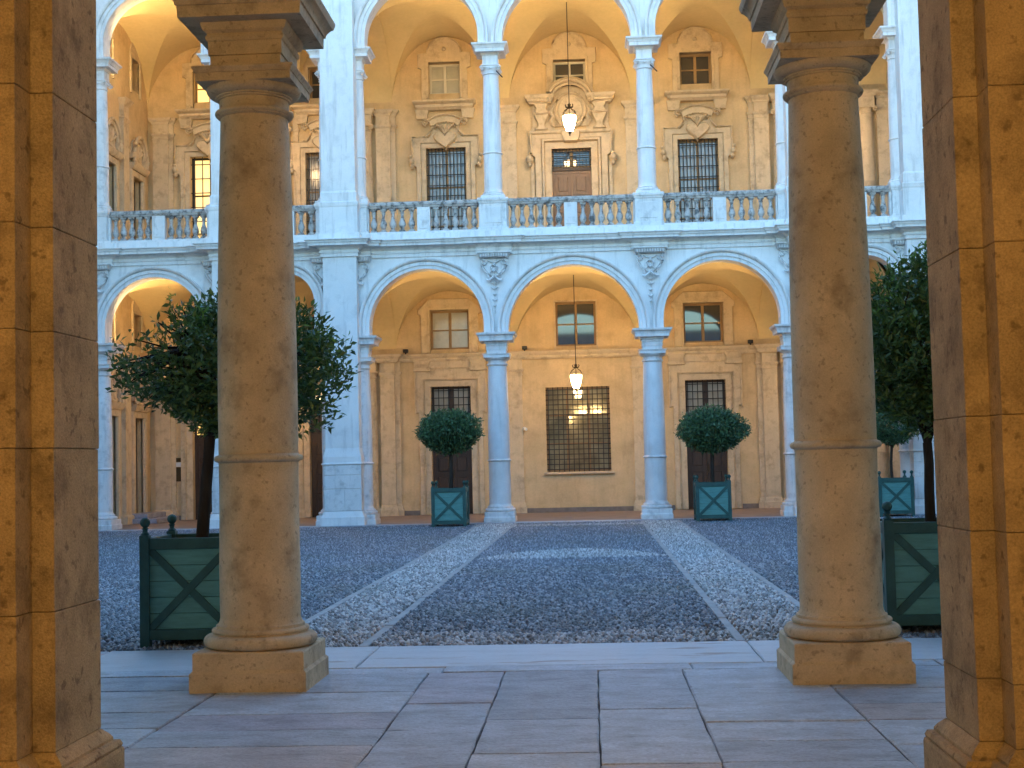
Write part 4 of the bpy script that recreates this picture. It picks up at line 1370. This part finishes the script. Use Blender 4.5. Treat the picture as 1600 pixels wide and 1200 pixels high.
# ------------------------------------------------------------------ trees
def leaves_mesh(name, cl, per, ln, seed, spread, m, wid=.40, up=.35):
    """cl = array of twig tips (position, outward direction); leaves grouped around each twig"""
    rg = np.random.default_rng(seed)
    P0 = np.array([c[0] for c in cl]); D0 = np.array([c[1] for c in cl])
    n = len(cl) * per
    idx = np.repeat(np.arange(len(cl)), per)
    t = np.tile(np.linspace(-.9, .35, per), len(cl)) + rg.normal(0, .08, n)
    D = D0[idx]
    base = P0[idx] + D * (t * spread)[:, None] + rg.normal(0, spread * .12, (n, 3))
    d = D * rg.uniform(.2, .9, (n, 1)) + rg.normal(0, .75, (n, 3)) + np.array([0, 0, up * .3])
    d /= np.linalg.norm(d, axis=1)[:, None]
    r_ = rg.normal(0, 1, (n, 3)) + np.array([0, 0, .9])
    side = np.cross(d, r_); side /= np.linalg.norm(side, axis=1)[:, None] + 1e-9
    nrm = np.cross(side, d)
    L = ln * rg.uniform(.6, 1.25, n)[:, None]
    W = L * wid * rg.uniform(.8, 1.2, (n, 1)) * .5
    v0 = base; v3 = base + d * L - nrm * L * .10
    mid = base + d * L * .5
    v1 = mid + side * W + nrm * L * .05; v2 = mid - side * W + nrm * L * .05
    V = np.stack([v0, v1, v3, v2], 1).reshape(-1, 3).astype(np.float32)
    k = np.arange(n) * 4
    F = np.stack([np.stack([k, k + 1, k + 2], 1), np.stack([k, k + 2, k + 3], 1)], 1).reshape(-1, 3).astype(np.int32)
    me = bpy.data.meshes.new(name)
    me.vertices.add(len(V)); me.vertices.foreach_set('co', V.ravel())
    me.loops.add(len(F) * 3); me.loops.foreach_set('vertex_index', F.ravel())
    me.polygons.add(len(F)); me.polygons.foreach_set('loop_start', np.arange(0, len(F) * 3, 3, dtype=np.int32))
    me.update(); me.validate()
    me.materials.append(M[m])
    return me


def tree(loc, label, group, trunk, tr, crown_c, rad, ntw, per, ln, seed, m, hollow=None, lumps=9, shoots=0, nbr=26, clip=False):
    t = empty('potted_tree', loc, label, 'tree', group)
    rg = random.Random(seed)
    b = MB(); b.tube(trunk, tr, 10)
    tk = local('trunk', b, 'bark', t, 60)
    c = Vector(crown_c)
    fork = Vector(trunk[-1])
    # lobes make the outline uneven
    lob = []
    for k in range(lumps):
        z_ = rg.uniform(-.7, 1); a = rg.uniform(0, 2 * math.pi); q = math.sqrt(max(0, 1 - z_ * z_))
        lob.append((Vector((q * math.cos(a), q * math.sin(a), z_)), rg.uniform(-.16, .20) if not clip else rg.uniform(-.10, .13)))
    tips = []
    while len(tips) < ntw:
        z_ = rg.uniform(-1, 1); a = rg.uniform(0, 2 * math.pi); q = math.sqrt(max(0, 1 - z_ * z_))
        d = Vector((q * math.cos(a), q * math.sin(a), z_))
        k = 1.0
        for l, s in lob:
            k += s * max(0, d.dot(l)) ** 6
        rr = (rg.random() ** (.30 if not clip else .16)) * k * (rg.uniform(.9, 1.08) if not clip else rg.uniform(.95, 1.03))
        if z_ < -.25: rr *= .88
        p = c + Vector((d.x * rad[0] * rr, d.y * rad[1] * rr, d.z * rad[2] * rr))
        if hollow and (p - Vector(hollow[0])).length < hollow[1] and rg.random() < hollow[2]: continue
        out = (p - (c - Vector((0, 0, rad[2] * .8)))).normalized()
        tips.append((p, out))
    me = leaves_mesh('crown', [(tuple(p), tuple(o)) for p, o in tips], per, ln, seed, ln * 1.6, m)
    cr = link('crown', me, None, t, wt(t)); cr['kind'] = 'stuff'
    br = MB()
    targets = rg.sample(tips, nbr)
    mains = []
    for k in range(6):
        a = 2 * math.pi * (k + rg.uniform(-.25, .25)) / 6
        e = c + Vector((math.cos(a) * rad[0] * .45, math.sin(a) * rad[1] * .45, rad[2] * rg.uniform(-.25, .35)))
        mid = fork.lerp(e, .5) + Vector((rg.uniform(-.06, .06), rg.uniform(-.06, .06), rg.uniform(-.02, .06)))
        r0 = tr[-1] if isinstance(tr, list) else tr
        br.tube([fork - Vector((0, 0, .04)), mid, e], [r0 * .62, r0 * .48, r0 * .34], 7)
        mains.append(e)
    for p, o in targets + [tp for tp in tips if hollow and (tp[0] - Vector(hollow[0])).length < hollow[1] * 1.5][:90]:
        s = min(mains, key=lambda q: (q - p).length)
        mid = s.lerp(p, .5) + Vector((rg.uniform(-.05, .05), rg.uniform(-.05, .05), rg.uniform(-.06, .03)))
        br.tube([s, mid, p], [.014, .010, .005], 5)
    local('branches', br, 'bark', t, 60)
    if shoots:
        sh = []
        for k in range(shoots):
            p, o = rg.choice([tp for tp in tips if tp[0].z > c.z + rad[2] * .25])
            sh.append((tuple(p + Vector((0, 0, rg.uniform(.02, .10)))), tuple((o + Vector((0, 0, 1.2))).normalized())))
        me = leaves_mesh('young_shoots', sh, 12, ln * .95, seed + 5, ln * 1.9, 'leaf_young', wid=.26)
        yo = link('young_shoots', me, None, t, wt(t)); yo['kind'] = 'stuff'
    return t


gT = 'evergreen trees growing in the planter boxes'
tree((-3.66, 12.98, .9), 'leaning evergreen tree with a wide open crown and bare twigs, in the near planter', gT, [(-.03, 0, 0), (.0, 0, .35), (.03, .01, .7), (.06, 0, 1.02)], [.062, .056, .052, .050],
     (.36, 0, 1.63), (1.04, .85, .74), 1750, 9, .080, 11, 'leaf', hollow=((-.34, -.1, 1.86), .38, .86), shoots=110)
tree((3.12, 13.2, .9), 'dense tall bushy evergreen tree rooted in the planter next to the stone pier', gT, [(-.0, 0, 0), (.0, 0, .35), (.01, .01, .6), (.0, 0, .8)], [.05, .046, .044, .042],
     (.10, 0, 1.62), (.74, .74, .86), 2000, 10, .078, 23, 'leaf', shoots=170)
tree((-3.69, 36.1, .9), 'round clipped tree before the ground floor door beneath pale blind lunette panes', gT, [(0, 0, 0), (.02, 0, .5), (.01, 0, .95)], [.05, .045, .045], (0, 0, 1.53), (.84, .80, .62), 1600, 7, .095, 31, 'leaf_far', clip=True)
tree((3.08, 36.25, .9), 'round clipped tree before the ground floor door beneath dark lunette panes', gT, [(0, 0, 0), (.0, 0, .5), (.02, 0, .9)], [.05, .045, .045], (.02, 0, 1.38), (.86, .82, .62), 1600, 7, .095, 37, 'leaf_far', clip=True)
tree((7.72, 36.6, .9), 'round thin stemmed tree in the planter beside the far pier', gT, [(0, 0, 0), (-.01, 0, .5), (.02, 0, .9)], [.038, .035, .034], (.05, 0, 1.48), (.72, .68, .63), 1100, 7, .085, 41, 'leaf_far', clip=True)

# ------------------------------------------------------------------ the entrance: two stone piers of the passage
def pier_profile(s, grow=0.0):
    """plan of a pier: reveal at x=0, stepping back outwards; s mirrors it"""
    g = grow
    return [(g, .72 + g), (g, .17 - g), (-.10 + g, .17 - g), (-.10 + g, 0 - g), (-1.2, 0 - g), (-1.2, .72 + g)]


def plan_prism(b, plan, levels, ox, oy, s):
    """levels = (z, grow)"""
    n = 6
    vs = []
    for z, g in levels:
        vs += [(ox + s * px, oy + py, z) for px, py in pier_profile(s, g)]
    fs = []
    for l in range(len(levels) - 1):
        for i in range(n):
            j = (i + 1) % n
            fs.append((l * n + i, l * n + j, (l + 1) * n + j, (l + 1) * n + i))
    fs.append(tuple(range(n))); fs.append(tuple(range((len(levels) - 1) * n, len(levels) * n)))
    b.add(vs, fs)


for s, ox, zs, lb in ((1, -2.34, [.40, 1.00, 1.71, 2.22, 2.68, 3.28, 3.9, 4.45, 4.95], 'rough ochre stone pier with stepped edge, on the side of the leaning tree'),
                      (-1, 1.57, [.40, .66, 1.27, 1.75, 2.46, 3.11, 3.75, 4.35, 4.95], 'rough ochre stone pier with stepped edge, beside the dense tall bushy tree')):
    t = empty('stone_pier', (ox - s * .5, 6.1, 0), lb, 'pier', 'stone piers of the entrance passage')
    b = MB(); plan_prism(b, None, [(0, .085), (.285, .085), (.30, .08)], ox, 5.78, s); b.build('plinth', 'pier_stone', t)
    b = MB(); plan_prism(b, None, [(.30, .075), (.315, .08), (.335, .07), (.338, .045), (.352, .045), (.372, .03), (.40, .0)], ox, 5.78, s); b.build('base_moulding', 'pier_stone', t)
    for k in range(len(zs) - 1):
        z0, z1 = zs[k], zs[k + 1]
        b = MB(); e = .0035
        gr = R.uniform(-.003, .003)
        plan_prism(b, None, [(z0 + .0012, -e + gr), (z0 + .005, gr), (z1 - .005, gr), (z1 - .0012, -e + gr)], ox, 5.78, s)
        b.build('stone_block', 'pier_stone', t)
    b = MB(); plan_prism(b, None, [(.38, -.012), (4.95, -.012)], ox, 5.78, s); b.build('joint_mortar', 'pier_mortar', t)
    b = MB(); plan_prism(b, None, [(4.95, .0), (4.98, .05), (5.08, .08), (5.15, .08)], ox, 5.78, s); b.build('impost', 'pier_stone', t)

# the wing the photographer stands in
EW = empty('entrance_wing', (A, 6, 0), 'entrance wing of the palace with near arcade, vaulted portico and passage', 'building')
NY0, NY1 = 10.1, 10.65
NB = [(A - 4.10, 1.63, A - 6.05, A - 2.145), (A, 1.80, A - 2.145, A + 2.145), (A + 4.10, 1.63, A + 2.145, A + 6.05), (A - 8.3, 1.63, A - 10.3, A - 6.05), (A + 8.3, 1.63, A + 6.05, A + 10.3)]
w = MB()
for xc, hw, x0, x1 in NB: arch_panel(w, x0, x1, arch_pts(xc, hw, 5.145, 6.98), 7.32, NY0, NY1)
w.build('arcade_wall', 'near_stone', EW, smooth=30)
for xc, hw, x0, x1 in NB:
    v = MB(lambda x, y, z: (x, NY1 + (NY1 - y), z)); archivolt(v, xc, hw, 5.145, 6.98, NY1, AV); v.build('archivolt', 'facade', EW, smooth=30)
b = MB()
for cx in (A - 6.2, A + 6.2, A - 10.5, A + 10.5): b.box(cx - .45, cx + .45, NY0 - .3, NY1 + .3, -.05, 7.3)
b.build('pier', 'facade', EW)
b = MB(); b.box(-14.6, 13.75, NY0 + .002, NY1 + .05, 7.32, 8.6); b.loft(-14.6, 13.75, 8, NY1 + .05, [(7.35, .05), (7.6, .25), (7.75, .3)]); b.loft(-14.6, 13.75, NY0 - .1, NY1 + .05, [(8.6, .05), (8.75, .12)])  # unseen upper wall, cut low to let more skylight reach the far facade
b.build('lowered_wall', 'facade', EW)
for xc, hw, x0, x1 in NB[:3]: vault(x0 + .15, x1 - .15, 6.4, NY0 + .06, 5.12, 2.0, 'vault', EW)
b = MB(); b.box(-14.6, 13.75, 5.8, NY0 + .05, 7.25, 7.6); b.build('ceiling', 'vault', EW)
# portico rear wall with the passage arch
b = MB()
arch_panel(b, -3.45, 2.68, arch_pts(-.385, 1.955, 5.15, 7.1), 7.6, 5.81, 6.47)
b.box(-14.6, -3.46, 5.83, 6.45, -.05, 7.6); b.box(2.69, 13.75, 5.83, 6.45, -.05, 7.6)
b.build('rear_wall', 'ochre', EW, smooth=30)
# passage behind the camera
b = MB(); b.box(-3.4, -3.1, -7, 5.82, -.05, 6.2); b.box(2.33, 2.63, -7, 5.82, -.05, 6.2); b.box(-3.4, 2.63, -7.3, -7, -.05, 8.2); b.build('passage_wall', 'ochre', EW)
pts = arch_pts(-.385, 2.72, 5.3, 8.02, 24)
b = MB(); arch_panel(b, -3.4, 2.63, pts, 8.3, -7, 5.815); b.build('passage_vault', 'vault', EW, smooth=30)
lantern((-.385, -1.0, 4.1), .85, 8.0, 'lit lantern hanging in the entrance passage', gl, scale=1.25, glass='hall_lamp_glass')

# side wings closing the court (beyond the edges of the picture)
for xs_, sgn, lb in ((-14.2, -1, 'side wing of the palace closing the court beside the leaning tree'), (13.36, 1, 'side wing of the palace closing the court beside the bushy tree')):
    SW = empty('side_wing', (xs_, 24, 0), lb, 'building')
    T = lambda x, y, z: (xs_ + sgn * (y + .02), x, z)
    w = MB(T); a = MB(T)
    for k in range(6):
        yc = 12.7 + 4.45 * k
        arch_panel(w, yc - 2.2, yc + 2.2 + .02, arch_pts(yc, 1.75, 5.145, 6.98), 8.0, 0, .5)
        arch_panel(w, yc - 2.2, yc + 2.2 + .02, arch_pts(yc, 1.75, 13.15, 15.0), 16.4, 0, .5)
    w.build('arcade_wall', 'facade', SW, smooth=30)
    for k in range(7):
        yc = 12.7 - 2.2 + 4.45 * k
        p = MB(T); p.box(yc - .4, yc + .4, -.0, .6, -.05, 5.15); p.box(yc - .35, yc + .35, .0, .6, 8.0, 13.16); p.build('pier', 'facade', SW)
    b = MB(T); b.box(10.7, 37.3, 4.5, 4.8, -.05, 16.4); b.build('rear_wall', 'ochre', SW)
    b = MB(T); b.box(10.7, 37.3, .02, 4.6, 7.3, 7.98); b.box(10.7, 37.3, .02, 4.6, 15.9, 16.3); b.build('loggia_floor', 'portico_floor', SW)
    b = MB(T); b.box(10.5, 37.3, .02, .3, 8.0, 8.85); b.build('parapet', 'facade_stone', SW)

scene.cycles.max_bounces = 8
scene.cycles.diffuse_bounces = 5
scene.cycles.caustics_reflective = False
scene.cycles.caustics_refractive = False
scene.cycles.sample_clamp_indirect = 6.0
